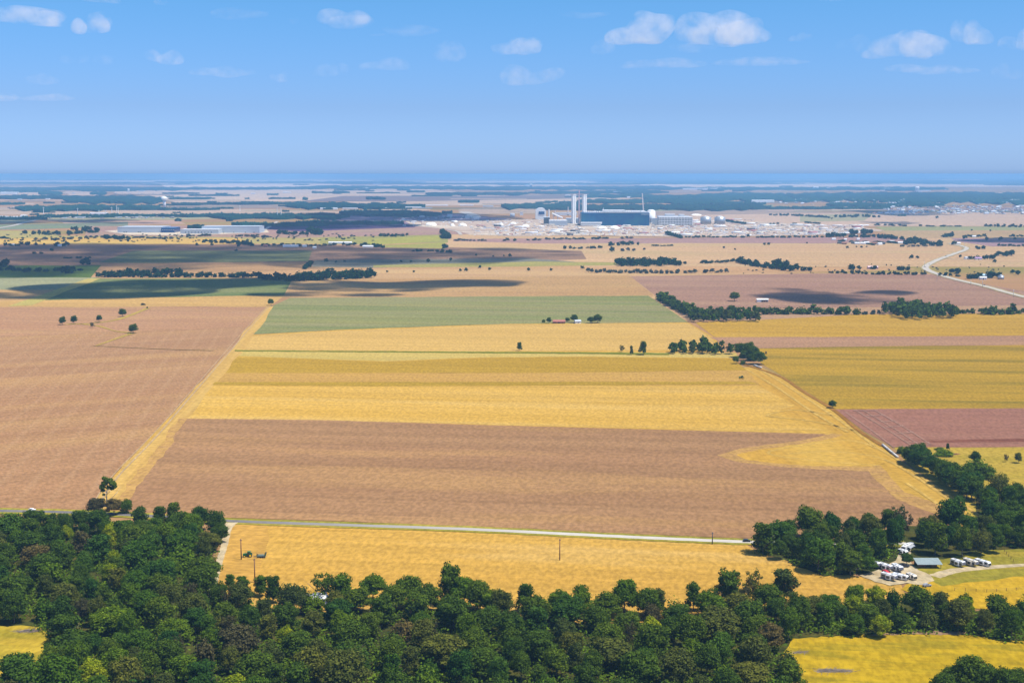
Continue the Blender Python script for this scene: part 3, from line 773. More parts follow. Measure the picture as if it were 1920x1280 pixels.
# groves in the golden block
scatter([(1262, 664), (1325, 664), (1345, 661), (1345, 655), (1262, 657)], 10.5, (9, 14), [('round', 1)], TD, 'grove', 'trees of the grove beside the golden fields', seed=3)
T(1320, 655, 16, 15, 'round', 'dark green', None, 'trees of the grove beside the golden fields', area='grove')
T(1352, 664, 16, 13, 'tall', 'dark green', None, 'trees of the grove beside the golden fields', area='grove')
T(1370, 664, 13, 13, 'round', 'dark green', None, 'trees of the grove beside the golden fields', area='grove')
T(1340, 665, 9, 10, 'round', 'dark green', None, 'trees of the grove beside the golden fields', area='grove')
for x, y, h, w in [(1388, 670, 17, 17), (1402, 671, 18, 20), (1412, 676, 16, 18), (1424, 683, 14, 19), (1409, 683, 12, 14), (1395, 676, 12, 14)]:
    T(x, y, h, w, 'round', 'dark green', None, 'trees of the grove beside the golden fields', area='grove')
T(1380, 682, 9, 9, 'round', 'dark green', 'small tree left of the rusty shelter at the near end of the grove', force=True)
T(1393, 683, 5, 9, 'bush', 'dark green', 'low bush between the small tree and the grove', force=True, name='bush', cat='bush')
# diagonal tree row on the right
for k, (x, y, h, w) in enumerate([(1703, 868, 12, 13), (1712, 872, 15, 17), (1725, 878, 16, 17), (1722, 866, 14, 15), (1738, 884, 14, 15), (1748, 893, 15, 16), (1762, 898, 14, 16), (1770, 908, 15, 16), (1785, 916, 15, 17), (1782, 906, 15, 16), (1800, 926, 16, 18), (1812, 935, 17, 19), (1822, 938, 16, 18), (1806, 916, 15, 17), (1826, 925, 15, 15)]):
    T(x, y, h, w, 'round', ['dark green', 'dark green', 'bluish green'][k % 3], None, 'trees of the diagonal row beside the golden lane', area='diag')
# hedges and groves around row 580 to 600
scatter([(1294, 605), (1418, 603), (1418, 592), (1294, 592)], 13.5, (13, 18), [('round', 1)], TD, 'groveA', 'trees of the dense grove left in the long hedge', seed=5)
row([(1236, 560), (1252, 570), (1270, 580), (1292, 590)], 15, 9, 'dark green', area='hedgeA', group='trees of the slanting hedge behind the green field', depth=14)
scatter([(1650, 588), (1700, 600), (1786, 598), (1790, 588), (1700, 580)], 15, (15, 21), [('round', 1)], [('dark green', 3), ('mid green', 1.5)], 'groveB', 'trees of the biggest grove in the long hedge', seed=6)
row([(1422, 589), (1520, 589), (1615, 590)], 13, 9, 'dark green', area='hedgeB', depth=10, group='trees of the long hedge behind the golden strip')
row([(1615, 590), (1650, 589)], 7, 8, 'far grey green', area='hedgeB', group='trees of the long hedge behind the golden strip')
row([(1790, 588), (1838, 588)], 10, 8, 'dark green', area='hedgeB', group='trees of the long hedge behind the golden strip')
row([(1843, 590), (1870, 590), (1905, 588)], 15, 10, 'dark green', area='hedgeC', depth=8, group='trees of the hedge end at the right')
row([(1905, 588), (1960, 588)], 10, 9, 'dark green', area='hedgeC', group='trees of the hedge end at the right')

# woods: the left wood, the bottom wood, the right wood, the camp woods
wood = [(-90,1002),(20,1000),(150,1003),(240,1003),(330,1008),(412,1016),(402,1035),(386,1060),(388,1105),(410,1128),(515,1140),(528,1180),(560,1165),(640,1155),(700,1150),(790,1160),(850,1140),(900,1148),(950,1163),(1060,1172),(1180,1180),(1320,1178),(1400,1165),(1470,1155),(1500,1190),(1462,1225),(1500,1290),(1470,1370),(-120,1370),(-120,1290),(120,1275),(135,1240),(100,1200),(60,1172),(-20,1165),(-120,1170)]
woodT = [('round', 7), ('tall', 1.5), ('bush', 0.8)]
bottom = [(1500,1188),(1478,1160),(1545,1156),(1600,1136),(1660,1136),(1730,1150),(1840,1158),(1990,1164),(1990,1212),(1900,1206),(1800,1190),(1700,1187),(1600,1192)]
for x, y, h, w, k in [(845,1135,21,17,'tall'),(700,1128,14,15,'round'),(610,1128,15,16,'open'),(640,1136,16,15,'tall'),(768,1135,15,17,'round'),(870,1140,16,18,'round'),(1366,1135,18,19,'tall'),(1300,1145,14,11,'tall'),(1170,1150,17,16,'round'),(1090,1150,14,14,'tall'),(985,1150,15,13,'tall'),(1212,1158,14,15,'round'),(1050,1156,14,14,'round'),(1440,1148,13,17,'round'),(1385,1158,12,16,'round'),(1335,1160,13,17,'round'),(1265,1165,13,16,'bush'),(1140,1160,13,16,'round'),(1020,1160,12,15,'bush'),(1000,1166,13,17,'round'),(800,1148,14,16,'round'),(740,1146,13,16,'round'),(670,1148,12,16,'round'),(585,1150,12,15,'bush'),(1500,1160,11,15,'round'),(1555,1152,10,14,'round'),(1235,1152,13,11,'tall'),(1330,1146,12,11,'open'),(1470,1128,17,17,'tall'),(1410,1134,18,12,'open'),(550,1150,14,18,'round'),(895,1146,15,15,'round'),(925,1152,13,15,'round'),(490,1118,11,10,'tall'),(512,1130,14,12,'tall'),(455,1108,8,9,'tall'),(432,1104,8,8,'tall'),(1530,1156,10,13,'round')]:
    p = G(x, y); placed.append((p.x, p.y, w * 0.8)); T(x, y, h, w, k, random.choice(['dark green', 'mid green', 'dark green', 'olive green']), None, 'trees on the upper edge of the bottom wood', area='edge')
for x, y, h, w in [(128,1248,15,22),(100,1262,12,14)]:
    p = G(x, y); placed.append((p.x, p.y, w * 0.8)); T(x, y, h, w, 'round', 'dark green', None, 'trees by the left clearing', area='wood')
for x, y, h, w, t in [(640,1200,14,13,'mid green'),(205,1100,12,9,'bright yellow green'),(212,1075,12,8,'bright yellow green'),(125,1013,9,8,'bright yellow green'),(235,1003,9,13,'mid green'),(1220,1205,12,12,'bright yellow green'),(535,1212,10,9,'bright yellow green'),(1650,1195,10,11,'bright yellow green'),(1810,1168,12,10,'bright yellow green'),(125,1290,12,12,'bright yellow green'),(440,1310,10,12,'bright yellow green'),(1640,1140,11,12,'bright yellow green'),(292,1010,13,12,'mid green'),(360,1012,15,16,'mid green')]:
    p = G(x, y); placed.append((p.x, p.y, w * 0.7)); T(x, y, h, w, 'round', t, None, 'trees of the woods', area='wood')
for x, y, h, w in [(325,990,16,13),(375,995,15,14),(405,1008,16,13),(412,1018,12,13),(75,990,11,12),(95,1000,12,14),(30,1003,10,12),(345,1002,14,15),(60,992,12,13),(150,994,12,14),(262,990,13,14),(300,988,13,13),(120,992,10,12)]:
    p = G(x, y); placed.append((p.x, p.y, w * 0.8)); T(x, y, h, w, random.choice(['round', 'tall']), 'dark green', None, 'trees of the left wood', area='wood')
for x, y, h in [(425,1150,12),(430,1195,11),(170,1055,12),(360,1135,12),(700,1200,11),(810,1215,12),(1180,1215,12),(335,1235,11),(1395,1150,14),(1500,1175,11)]:
    T(x, y, h, 8, 'open', 'greyish brown', None, 'half-dead trees standing in the woods', name='half_dead_tree', bark=BARK_PALE, area='wood')
for x, y, h, w in [(1815,1300,15,18),(1790,1292,11,13),(1850,1310,14,15),(1890,1325,15,14),(1770,1315,12,14),(1905,1300,11,11),(1925,1340,16,16)]:
    T(x, y, h, w, 'round', 'dark green', None, 'trees at the bottom right corner', area='corner')
scatter(bottom, 13.0, (11, 16), woodT, TN, 'wood', 'trees of the wood between the clearing and the trailers', seed=12)
scatter(wood, 14.2, (11.5, 16.5), woodT, TN, 'wood', 'trees of the big wood along the bottom', seed=11, tries=14000)
campL = [(1418,1036),(1470,1015),(1560,1005),(1640,1002),(1690,1008),(1680,1040),(1640,1062),(1580,1085),(1535,1078),(1470,1052)]
scatter(campL, 12.5, (12, 17), [('round', 4), ('tall', 1)], TD, 'camp', 'trees of the wood left of the trailer site', seed=21, tries=3000)
campR = [(1712,1010),(1760,1000),(1830,1000),(1860,1010),(1872,1044),(1790,1046),(1760,1046),(1722,1042)]
scatter(campR, 13, (14, 19), [('round', 4), ('tall', 1)], TD, 'camp', 'trees of the wood behind the trailer site', seed=22, tries=3000)
T(1682, 1000, 17, 14, 'open', 'olive green', 'thin half-bare tree rising between the two camp woods', force=True, name='thin_tree', bark=BARK_PALE)
T(1692, 1006, 15, 12, 'open', 'greyish brown', 'greyish thin tree beside the half-bare one between the camp woods', force=True, name='thin_tree', bark=BARK_PALE)
T(1663, 1000, 15, 13, 'tall', 'dark green', None, 'trees of the wood left of the trailer site', area='camp')
scatter([(1835,950),(1850,940),(1930,935),(2000,940),(2000,1028),(1890,1028),(1860,990)], 13, (12, 17), [('round', 1)], TD + [('mid green', 1.5)], 'camp', 'trees of the wood at the right edge', seed=23, tries=3000)
T(1628, 1076, 9, 10, 'round', 'mid green', None, 'trees of the wood left of the trailer site', area='camp')
T(1700, 1060, 7, 8, 'round', 'dark green', 'small tree in the gravel yard left of the metal-roofed shelter', force=True, name='small_tree')

# ---- far rows and groves
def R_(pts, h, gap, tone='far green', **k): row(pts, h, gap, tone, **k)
r_s = random.Random(77)
R_([(1155, 498), (1210, 498), (1272, 497)], 17, 9, depth=60); R_([(1155, 496), (1210, 494), (1272, 495)], 17, 9, depth=60)
R_([(1102, 511), (1180, 512), (1250, 513)], 10, 8, 'far grey green', depth=20); R_([(1250, 513), (1365, 511)], 9, 12, 'far grey green', skip=0.25)
R_([(1313, 494), (1345, 493), (1385, 492)], 10, 10, depth=20); R_([(1385, 493), (1420, 500), (1480, 508), (1498, 508)], 14, 9, depth=50); R_([(1450, 497), (1478, 500)], 16, 10, depth=40)
R_([(1500, 508), (1526, 508)], 12, 12); R_([(1555, 512), (1640, 515), (1735, 516)], 8, 8, 'far green'); R_([(1590, 505), (1612, 506)], 14, 10); R_([(1628, 505), (1646, 505)], 11, 10); R_([(1682, 507), (1702, 507)], 15, 10, depth=15)
R_([(1760, 517), (1800, 519)], 8, 9); R_([(1782, 512), (1800, 514)], 12, 10); R_([(1815, 523), (1840, 522)], 14, 9); R_([(1850, 521), (1872, 521)], 17, 9, depth=10)
R_([(180, 520), (200, 520), (320, 520), (420, 520), (490, 521)], 12, 8, depth=15); R_([(190, 519), (238, 518), (240, 516), (340, 517)], 15, 12, depth=20)
R_([(490, 525), (560, 527), (640, 524), (702, 520)], 15, 8, depth=25); R_([(560, 520), (700, 515)], 15, 9, depth=30)
R_([(572, 505), (583, 494)], 9, 14); R_([(0, 507), (60, 510), (150, 508)], 11, 14, skip=0.15, depth=30); R_([(150, 497), (170, 496)], 15, 9); R_([(120, 513), (145, 512)], 18, 10); R_([(0, 500), (12, 501)], 18, 12); R_([(120, 485), (170, 484)], 5, 10)
R_([(60, 476), (78, 476)], 9, 14); R_([(93, 471), (100, 471)], 12, 14); R_([(5, 462), (45, 461)], 12, 12); R_([(47, 460), (68, 460)], 13, 12); R_([(100, 462), (135, 461)], 12, 14)
for x, y, h in [(83, 460, 7), (369, 461, 9), (397, 461, 9), (447, 463, 8), (443, 472, 8), (612, 492, 10), (630, 493, 6), (646, 492, 6), (752, 492, 6), (771, 492, 6), (803, 492, 10), (845, 489, 8), (863, 509, 6), (874, 509, 8), (900, 503, 7), (918, 507, 7), (991, 508, 8), (1033, 508, 7), (726, 511, 5), (776, 511, 5), (1092, 505, 8), (956, 482, 9), (893, 480, 6), (925, 482, 5), (945, 481, 5), (1273, 495, 8), (1284, 496, 8), (1357, 466, 7), (1378, 469, 6), (1433, 460, 9), (1441, 460, 9), (1513, 457, 6), (1589, 466, 8), (1615, 465, 7), (1606, 464, 5), (1625, 464, 5), (1757, 410, 15), (1560, 411, 8), (1708, 486, 10), (1720, 485, 8), (1710, 483, 8), (1865, 493, 9), (1899, 513, 9), (1908, 516, 11), (1788, 460, 14), (1809, 449, 16), (1850, 451, 13), (1876, 451, 13), (1903, 450, 10), (1857, 434, 8), (1822, 433, 7), (866, 451, 6), (1800, 483, 8), (1694, 451, 8)]:
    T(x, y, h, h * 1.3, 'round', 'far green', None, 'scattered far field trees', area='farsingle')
R_([(848, 452), (880, 452), (916, 452)], 8, 13, 'far grey green'); R_([(943, 452), (965, 452)], 10, 14); R_([(990, 451), (1015, 451)], 8, 14, 'far grey green'); R_([(1025, 450), (1100, 449)], 9, 14, 'far grey green'); R_([(1110, 449), (1140, 448)], 10, 14); R_([(1165, 448), (1185, 448)], 9, 16, 'far grey green')
R_([(1058, 468), (1064, 468)], 13, 9); R_([(1070, 467), (1130, 466)], 9, 12, skip=0.1); R_([(1140, 461), (1195, 459)], 12, 12, depth=30); R_([(1143, 472), (1152, 472)], 14, 9); R_([(1165, 471), (1190, 471)], 10, 14, 'far grey green'); R_([(1207, 469), (1214, 469)], 9, 10, 'far grey green'); R_([(1222, 462), (1262, 461)], 6, 12)
R_([(1250, 440), (1278, 447)], 13, 12, depth=30); R_([(1285, 446), (1320, 446)], 9, 12); R_([(1325, 446), (1390, 445), (1395, 446)], 7, 14, skip=0.2); R_([(1396, 445), (1404, 445)], 13, 10); R_([(1415, 446), (1480, 446), (1560, 445)], 9, 14, skip=0.1)
R_([(1550, 444), (1585, 446)], 16, 14, depth=30); R_([(1590, 445), (1640, 446), (1690, 450)], 14, 12, depth=50); R_([(1595, 440), (1635, 438)], 18, 14, depth=60); R_([(1690, 458), (1730, 460), (1768, 462)], 17, 11, depth=60); R_([(1700, 452), (1740, 457)], 16, 14, depth=60)
R_([(1768, 445), (1785, 444)], 16, 12); R_([(1808, 445), (1850, 444)], 10, 14); R_([(1890, 444), (1960, 444)], 9, 12); R_([(1828, 467), (1848, 468)], 10, 10); R_([(1870, 461), (1940, 463)], 10, 12); R_([(1862, 480), (1905, 480)], 16, 12, depth=40); R_([(1815, 486), (1868, 487)], 12, 11)
R_([(1685, 463), (1760, 463)], 7, 14, 'far grey green', skip=0.3); R_([(1570, 453), (1600, 454), (1660, 455), (1690, 457)], 7, 20)
R_([(1442, 404), (1490, 405), (1555, 409)], 13, 16, depth=90); R_([(1565, 408), (1610, 407), (1650, 408)], 15, 15, depth=90); R_([(1362, 416), (1400, 421)], 12, 16, depth=30); R_([(1445, 421), (1462, 421)], 10, 16); R_([(1480, 421), (1495, 421)], 9, 16); R_([(1510, 418), (1535, 420)], 8, 18)
R_([(1632, 423), (1680, 424), (1740, 425)], 9, 18, skip=0.2); R_([(1842, 425), (1960, 427)], 13, 14); R_([(1745, 425), (1800, 425)], 7, 30)
R_([(710, 443), (735, 444), (762, 443)], 13, 13, depth=40); R_([(825, 447), (842, 448), (828, 436)], 16, 9, depth=30); R_([(818, 474), (848, 474)], 12, 11, depth=20); R_([(832, 466), (836, 464)], 12, 10); R_([(770, 472), (812, 471)], 7, 12, skip=0.2); R_([(678, 461), (720, 465)], 12, 12, depth=30); R_([(560, 462), (675, 460)], 9, 16, skip=0.3)
R_([(490, 461), (560, 461)], 9, 14); R_([(380, 455), (440, 457), (475, 461)], 12, 13, depth=40); R_([(448, 459), (470, 460)], 14, 11, depth=20); R_([(200, 448), (240, 450)], 14, 12, depth=60); R_([(65, 450), (100, 450), (200, 446), (230, 448)], 9, 14, 'far grey green', depth=60); R_([(0, 447), (15, 448)], 9, 14); R_([(245, 446), (330, 449)], 8, 20, 'far grey green', skip=0.2)
R_([(340, 444), (395, 443)], 9, 16, 'far grey green'); R_([(440, 443), (505, 446)], 9, 16, 'far grey green', skip=0.15); R_([(520, 438), (540, 440), (600, 441)], 14, 14, depth=40); R_([(577, 434), (603, 439)], 20, 12)
R_([(50, 438), (120, 440), (190, 435)], 14, 15, depth=120); R_([(130, 433), (192, 432)], 16, 15, depth=60)
R_([(1625, 458), (1640, 460)], 6, 12)

for _ in range(170):      # scrub on the dry pasture before the warehouses
    x = r_s.uniform(0, 700); y = r_s.uniform(440, 454) - (2 if x > 500 else 0)
    T(x, y, r_s.uniform(3, 8), r_s.uniform(6, 14), 'bush', r_s.choice(['far green', 'far grey green', 'far grey green']), None, 'scrub', area='scrub')
for _ in range(60):
    x = r_s.uniform(1380, 1900); y = r_s.uniform(496, 514)
    T(x, y, r_s.uniform(2, 5), r_s.uniform(3, 8), 'bush', 'far grey green', None, 'scrub', area='scrub')
# decide which trees stand as objects of their own: those that show largest
def shown(t):
    D = max(t['p'].length, 1); a = t['h'] * t['w'] / D ** 2
    if t['py'] > 1300: a *= 0.35
    if t['px'] < -20 or t['px'] > 1940: a *= 0.2
    return a
TREES.sort(key=lambda t: (-(1 if t['force'] else 0), -shown(t)))
N_OWN = 300
own_t, rest_t = TREES[:N_OWN], TREES[N_OWN:]
MARKS = [((423, 1020), 'the pale gravel track'), ((465, 1040), 'the parked tractor'), ((400, 985), 'the road junction'), ((205, 950), 'the lanky tree'), ((50, 1215), 'the left yellow clearing'), ((1560, 1257), 'the brush pile'), ((1740, 1062), 'the metal-roofed shelter'), ((1690, 1035), 'the trailers among trees'), ((1800, 1065), 'the three parked trailers'), ((1650, 1080), 'the lower trailer row'), ((1049, 1045), 'the tall field pole'), ((1420, 1014), 'the road end at the camp wood'), ((590, 1125), 'the half-hidden white house'), ((1880, 1110), 'the wire fence'), ((1330, 1015), 'the roadside pole'), ((100, 960), 'the road on the left'), ((830, 1080), 'the tallest edge crown'), ((1670, 850), 'the long pale pipe'), ((1830, 880), 'the pasture bush clump'), ((1915, 1245), 'the right clearing\'s far corner'), ((280, 1275), 'the lower left picture edge'), ((700, 1275), 'the lower picture edge, left half'), ((1150, 1275), 'the lower picture edge, right half'), ((250, 1120), 'the yellow treetops inside the left wood'), ((1230, 1165), 'the bright yellow-green crown'), ((1430, 1275), 'the right clearing\'s lower left corner'), ((1355, 590), 'the slanting hedge end'), ((1720, 580), 'the middle of the long hedge'), ((1400, 665), 'the rusty shelter in the grove'), ((478, 1075), 'the short pole in the trees'), ((1900, 970), 'the right picture edge by the pasture')]
ORD = ['nearest', 'second nearest', 'third nearest', 'fourth nearest', 'fifth nearest', 'sixth nearest', 'seventh nearest', 'eighth nearest', 'ninth nearest', 'tenth nearest', 'eleventh nearest', 'twelfth nearest', 'thirteenth nearest', 'fourteenth nearest', 'fifteenth nearest', 'sixteenth nearest', 'seventeenth nearest', 'eighteenth nearest', 'nineteenth nearest', 'twentieth nearest']
cnt = {}
for t in own_t:
    if t['label']: continue
    tx, ty = to_px((t['p'].x, t['p'].y, t['h'] * 0.7))
    ds = sorted((math.hypot(tx - m[0][0], (ty - m[0][1]) * 1.3), i) for i, m in enumerate(MARKS))
    t['mark'] = ds[0][1]; t['md'] = ds[0][0]
for i, m in enumerate(MARKS):
    ts = sorted([t for t in own_t if t.get('mark') == i], key=lambda t: t['md'])
    for k, t in enumerate(ts):
        sh = {'round': 'round', 'tall': 'uneven narrow', 'lanky': 'lanky', 'open': 'thin open', 'cone': 'pointed', 'bush': 'low bushy'}[t['kind']]
        t['label'] = f"{sh} {t['tone']} tree, {ORD[min(k, 19)]} to {m[1]}"
r_ = random.Random(4)
for t in own_t:
    key = r_.choice(kinds[t['kind']]); P = PROTO[key]
    e = thing(t['name'], t['label'], t['cat'], t['p'], 0.0 if t['kind'] == 'lanky' else r_.uniform(0, 6.28), t['group'])
    e.scale = (t['w'] / 14.0, t['w'] / 14.0, t['h'] / 14.0)
    c = bpy.data.objects.new('crown', P['me']); C.objects.link(c); c.parent = e
    if not P['me'].materials: P['me'].materials.append(LEAF['dark green'])
    c.material_slots[0].link = 'OBJECT'; c.material_slots[0].material = LEAF[t['tone']]
    tr = bpy.data.objects.new('trunk', P['tr']); C.objects.link(tr); tr.parent = e
    if not P['tr'].materials: P['tr'].materials.append(BARK)
    tr.material_slots[0].link = 'OBJECT'; tr.material_slots[0].material = t['bark'] or BARK

mats_rest = list(LEAF.values()); tone_i = {k: i for i, k in enumerate(LEAF)}
VV, FF, MI, off = [], [], [], 0
for t in rest_t:
    key = r_.choice(kinds[t['kind']]); near = t['p'].length < 1500
    V, F = PROTO[key]['lo'] if not near else (np.array([v.co for v in PROTO[key]['me'].vertices]), np.arange(len(PROTO[key]['me'].vertices)).reshape(-1, 4))
    a = r_.uniform(0, 6.28); ca, sa = math.cos(a), math.sin(a)
    S = V * np.array((t['w'] / 14, t['w'] / 14, t['h'] / 14))
    W = np.stack([S[:, 0] * ca - S[:, 1] * sa + t['p'].x, S[:, 0] * sa + S[:, 1] * ca + t['p'].y, S[:, 2]], 1)
    VV.append(W); FF.append(F + off); off += len(V); MI.append(np.full(len(F), tone_i[t['tone']]))
me = mesh_np('far_tree_rows', np.concatenate(VV), np.concatenate(FF), np.concatenate(MI))
tag(link_mesh('far_tree_rows', me, mats_rest), kind='stuff')
print('trees', len(TREES), 'own', len(own_t), 'rest', len(rest_t), 'rest verts', off)

# understory leaf clumps that close the floor of the woods
def understory(poly, n, seed):
    r = np.random.default_rng(seed); W = [G(x, y) for x, y in poly]; P2 = [(p.x, p.y) for p in W]
    x0, x1 = min(p[0] for p in P2), max(p[0] for p in P2); y0, y1 = min(p[1] for p in P2), max(p[1] for p in P2)
    pts = r.uniform((x0, y0), (x1, y1), (n, 2)); pts = np.array([p for p in pts if inside(p[0], p[1], P2)])
    cl = np.repeat(pts, 26, 0) + r.normal(0, 2.0, (len(pts) * 26, 2))
    z = np.abs(r.normal(0, 1.6, len(cl))) + 0.6
    c = np.column_stack([cl, z]); return quads(c, r.normal(0, 0.6, c.shape) + np.array((0, 0, 1)), 0.75 * np.ones(len(c)), r)
V1, F1 = understory(wood, 4600, 5); V2, F2 = understory(bottom, 500, 6); V3, F3 = understory(campL, 350, 7); V4, F4 = understory([(1835,950),(1930,935),(2000,940),(2000,1028),(1890,1028),(1860,990)], 300, 8)
Vs = np.concatenate([V1, V2, V3, V4]); Fs = np.concatenate([F1, F2 + len(V1), F3 + len(V1) + len(V2), F4 + len(V1) + len(V2) + len(V3)])
tag(link_mesh('undergrowth', mesh_np('undergrowth', Vs, Fs), [LEAF['mid green']]), kind='stuff')

# ---- far woodland canopies
SV, SF, soff = [], [], 0
def slab(x0, x1, yb, yt, seed=0, y1b=None):
    """a far wood: its front foot on row yb, the top of its far side on row yt"""
    global soff
    r = np.random.default_rng(int(x0 * 3 + yb * 17 + seed) % 99999)
    Z0 = H * FPX / (yb - V0); hc = 12.0
    Z1 = (H - hc) * FPX / (yt - V0)
    if Z1 < Z0 + 60:
        Z1 = Z0 + 60; hc = max(5.0, H - (yt - V0) * Z1 / FPX)
    xs0, xs1 = (x0 - 960) / FPX, (x1 - 960) / FPX
    nx = int(min(420, max(8, (x1 - x0) * 0.75))); ny = int(min(26, max(4, (Z1 - Z0) / 90)))
    u = np.linspace(0, 1, nx + 1); v = np.linspace(0, 1, ny + 1)
    dep = Z1 - Z0
    lo = np.interp(u, np.linspace(0, 1, max(4, nx // 10)), r.uniform(0, 0.28, max(4, nx // 10))); hi = 1 - np.interp(u, np.linspace(0, 1, max(4, nx // 8)), r.uniform(0, 0.35, max(4, nx // 8)))
    end = np.clip(np.minimum(u, 1 - u) * 9, 0.05, 1) ** 0.6
    mid = (lo + hi) / 2; lo = mid + (lo - mid) * end; hi = mid + (hi - mid) * end
    U = np.repeat(u[:, None], ny + 1, 1); Vv = lo[:, None] + (hi - lo)[:, None] * v[None, :]
    Y = Z0 + dep * Vv; X = (xs0 + (xs1 - xs0) * U) * Y / CP
    hz = hc * (1 + r.normal(0, 0.22, U.shape)); hz *= np.interp(u, np.linspace(0, 1, max(5, nx // 6)), r.uniform(0.72, 1.18, max(5, nx // 6)))[:, None]
    top = np.stack([X, Y, hz], 2).reshape(-1, 3)
    fr = np.stack([X[:, 0], Y[:, 0], np.full(nx + 1, 0.2)], 1); bk = np.stack([X[:, -1], Y[:, -1], np.full(nx + 1, 0.2)], 1)
    Vt = np.concatenate([top, fr, bk]); m = ny + 1; nt_ = len(top)
    F = []
    for i in range(nx):
        for j in range(ny): F.append((i * m + j, (i + 1) * m + j, (i + 1) * m + j + 1, i * m + j + 1))
        F.append((nt_ + i, nt_ + i + 1, (i + 1) * m, i * m)); F.append((nt_ + nx + 1 + i, i * m + ny, (i + 1) * m + ny, nt_ + nx + 2 + i))
    for s_, i in ((0, 0), (1, nx)):
        for j in range(ny): pass
    SV.append(Vt); SF.append(np.array(F) + soff); soff += len(Vt)
rw = random.Random(31)
EXTRA = []
for _ in range(130):
    x = rw.uniform(-50, 1960); y = rw.choice((346, 350, 354, 358, 363, 368, 374, 380, 386, 392, 398, 404)) + rw.uniform(-1.5, 1.5)
    if 740 < x < 1500 and y > 384 or 1230 < x < 1960 and 383 < y < 404: continue
    w_ = rw.uniform(10, 34) if rw.random() < 0.6 else rw.uniform(40, 110)
    EXTRA.append((x - w_ / 2, x + w_ / 2, y, y - rw.uniform(2.0, 3.6)))
for a in EXTRA + [(-300,2200,333,329.5),(-300,560,338,335),(900,2200,337.5,334),(-300,300,345,341),(300,800,344,339),(700,1500,346,342),(1100,2200,344,337),
          (-200,215,357,350),(120,360,358,350),(200,620,356,350),(560,900,356,347),(840,1300,357,348),(620,760,346,341),(1290,1760,358,349),(1700,2200,346,341),(1660,1760,345,341),(1830,2200,348,344),
          (-200,90,361,357),(85,130,366,357),(180,212,366,358),(0,300,374,365),(130,320,384,367),(-300,60,384,378),(40,210,397,383),(100,310,392,382),(200,420,394,388),
          (325,405,374,368),(412,435,365,361),(466,475,373,370),(507,529,366,362),(510,560,373,370),(573,583,375,369),(590,612,361,358),(628,658,363,357),(690,727,375,368),(765,800,361,356),
          (330,520,384,378),(500,640,383,378),(420,445,391,388),(540,760,393,378),(700,800,390,381),(860,900,380,374),
          (-200,100,412,404),(80,230,408,400),(200,300,406,400),(300,480,407,399),(400,660,412,397),(480,560,410,402),(640,800,404,392),(680,830,407,395),(830,850,400,395),(560,760,421,412),(440,620,424,415),(800,990,367,359),(990,1250,364,357),(1090,1210,372,362),
          (358,390,428,420),(430,443,414,409),(335,348,414,409),
          (1020,1045,379,376),(1080,1300,382,372),(940,1080,394,378),(1000,1440,396,380),(1200,1300,375,363),(1250,1330,388,368),(1300,1480,376,359),(1280,1700,380,361),(1460,1930,378,358),(1600,2200,386,361),(1700,2200,372,362),
          (1280,1340,392,385),(1410,1660,392,386),(1540,1760,388,378),(1320,1430,384,378)]:
    slab(*a)
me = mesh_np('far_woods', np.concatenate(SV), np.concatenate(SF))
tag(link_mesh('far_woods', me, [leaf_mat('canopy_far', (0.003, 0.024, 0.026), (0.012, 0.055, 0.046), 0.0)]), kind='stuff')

# ------------------------------------------------------------------ buildings
def mp(y): return H / (y - V0)          # metres per frame pixel at ground row y
GLASSB = plain('blue_glass', (0.004, 0.05, 0.17), 0.12, 0.15, 0.03, 0, 0.6)
def glass_facade_mat():
    m, nt, N, L, out = new_mat('glass_facade')
    tc = N.new('ShaderNodeTexCoord')
    br = N.new('ShaderNodeTexBrick'); br.offset = 0
    br.inputs['Color1'].default_value = (0.004, 0.045, 0.15, 1); br.inputs['Color2'].default_value = (0.006, 0.075, 0.19, 1); br.inputs['Mortar'].default_value = (0.01, 0.10, 0.22, 1)
    br.inputs['Scale'].default_value = 1.0; br.inputs['Brick Width'].default_value = 6.0; br.inputs['Row Height'].default_value = 5.5; br.inputs['Mortar Size'].default_value = 0.3
    mpn = N.new('ShaderNodeMapping'); mpn.inputs['Rotation'].default_value = (math.pi / 2, 0, 0)
    L.new(tc.outputs['Object'], mpn.inputs[0]); L.new(mpn.outputs[0], br.inputs[0])
    b = N.new('ShaderNodeBsdfPrincipled'); b.inputs['Roughness'].default_value = 0.45; b.inputs['Specular IOR Level'].default_value = 0.15
    n = ramp(nt, noise(nt, tc.outputs['Object'], 0.02, 4), 0.45, 0.7)
    L.new(mixc(nt, n, br.outputs[0], (0.01, 0.11, 0.19)), b.inputs['Base Color']); L.new(b.outputs[0], out.inputs[0])
    return m
FAC = glass_facade_mat()

def at(px, py): return G(px, py)

# main factory building
q = mp(423.5)
e = thing('factory_building', 'wide factory block with dark blue glass front and white roof structures', 'factory', at(1154, 423.5))
w2 = 64 * q; hh = 24.5 * q
m = MB()
pr = [(-w2, 0), (-w2 * 0.5, 5), (0, 8), (w2 * 0.5, 5), (w2, 0), (w2, 120), (-w2, 120)]   # slightly hollow front in plan
A = [m.bm.verts.new((x, y, 0.1)) for x, y in pr]; B = [m.bm.verts.new((x, y, hh - (3 if i in (1, 2, 3) else 0))) for i, (x, y) in enumerate(pr)]
m.bm.faces.new(A); m.bm.faces.new(B[::-1])
for i in range(len(pr)): m.bm.faces.new((A[i], B[i], B[(i + 1) % len(pr)], A[(i + 1) % len(pr)]))
m.build('glass_facade', FAC, e)
MB().box(-w2 + 10, w2 - 6, 12, 116, hh, hh + 3.5).box(-w2 * 0.35, w2 * 0.3, 20, 100, hh + 3.5, hh + 10).box(w2 * 0.32, w2 * 0.9, 30, 100, hh + 3.5, hh + 7).build('roof', OFFWHITE, e)
mm = MB()
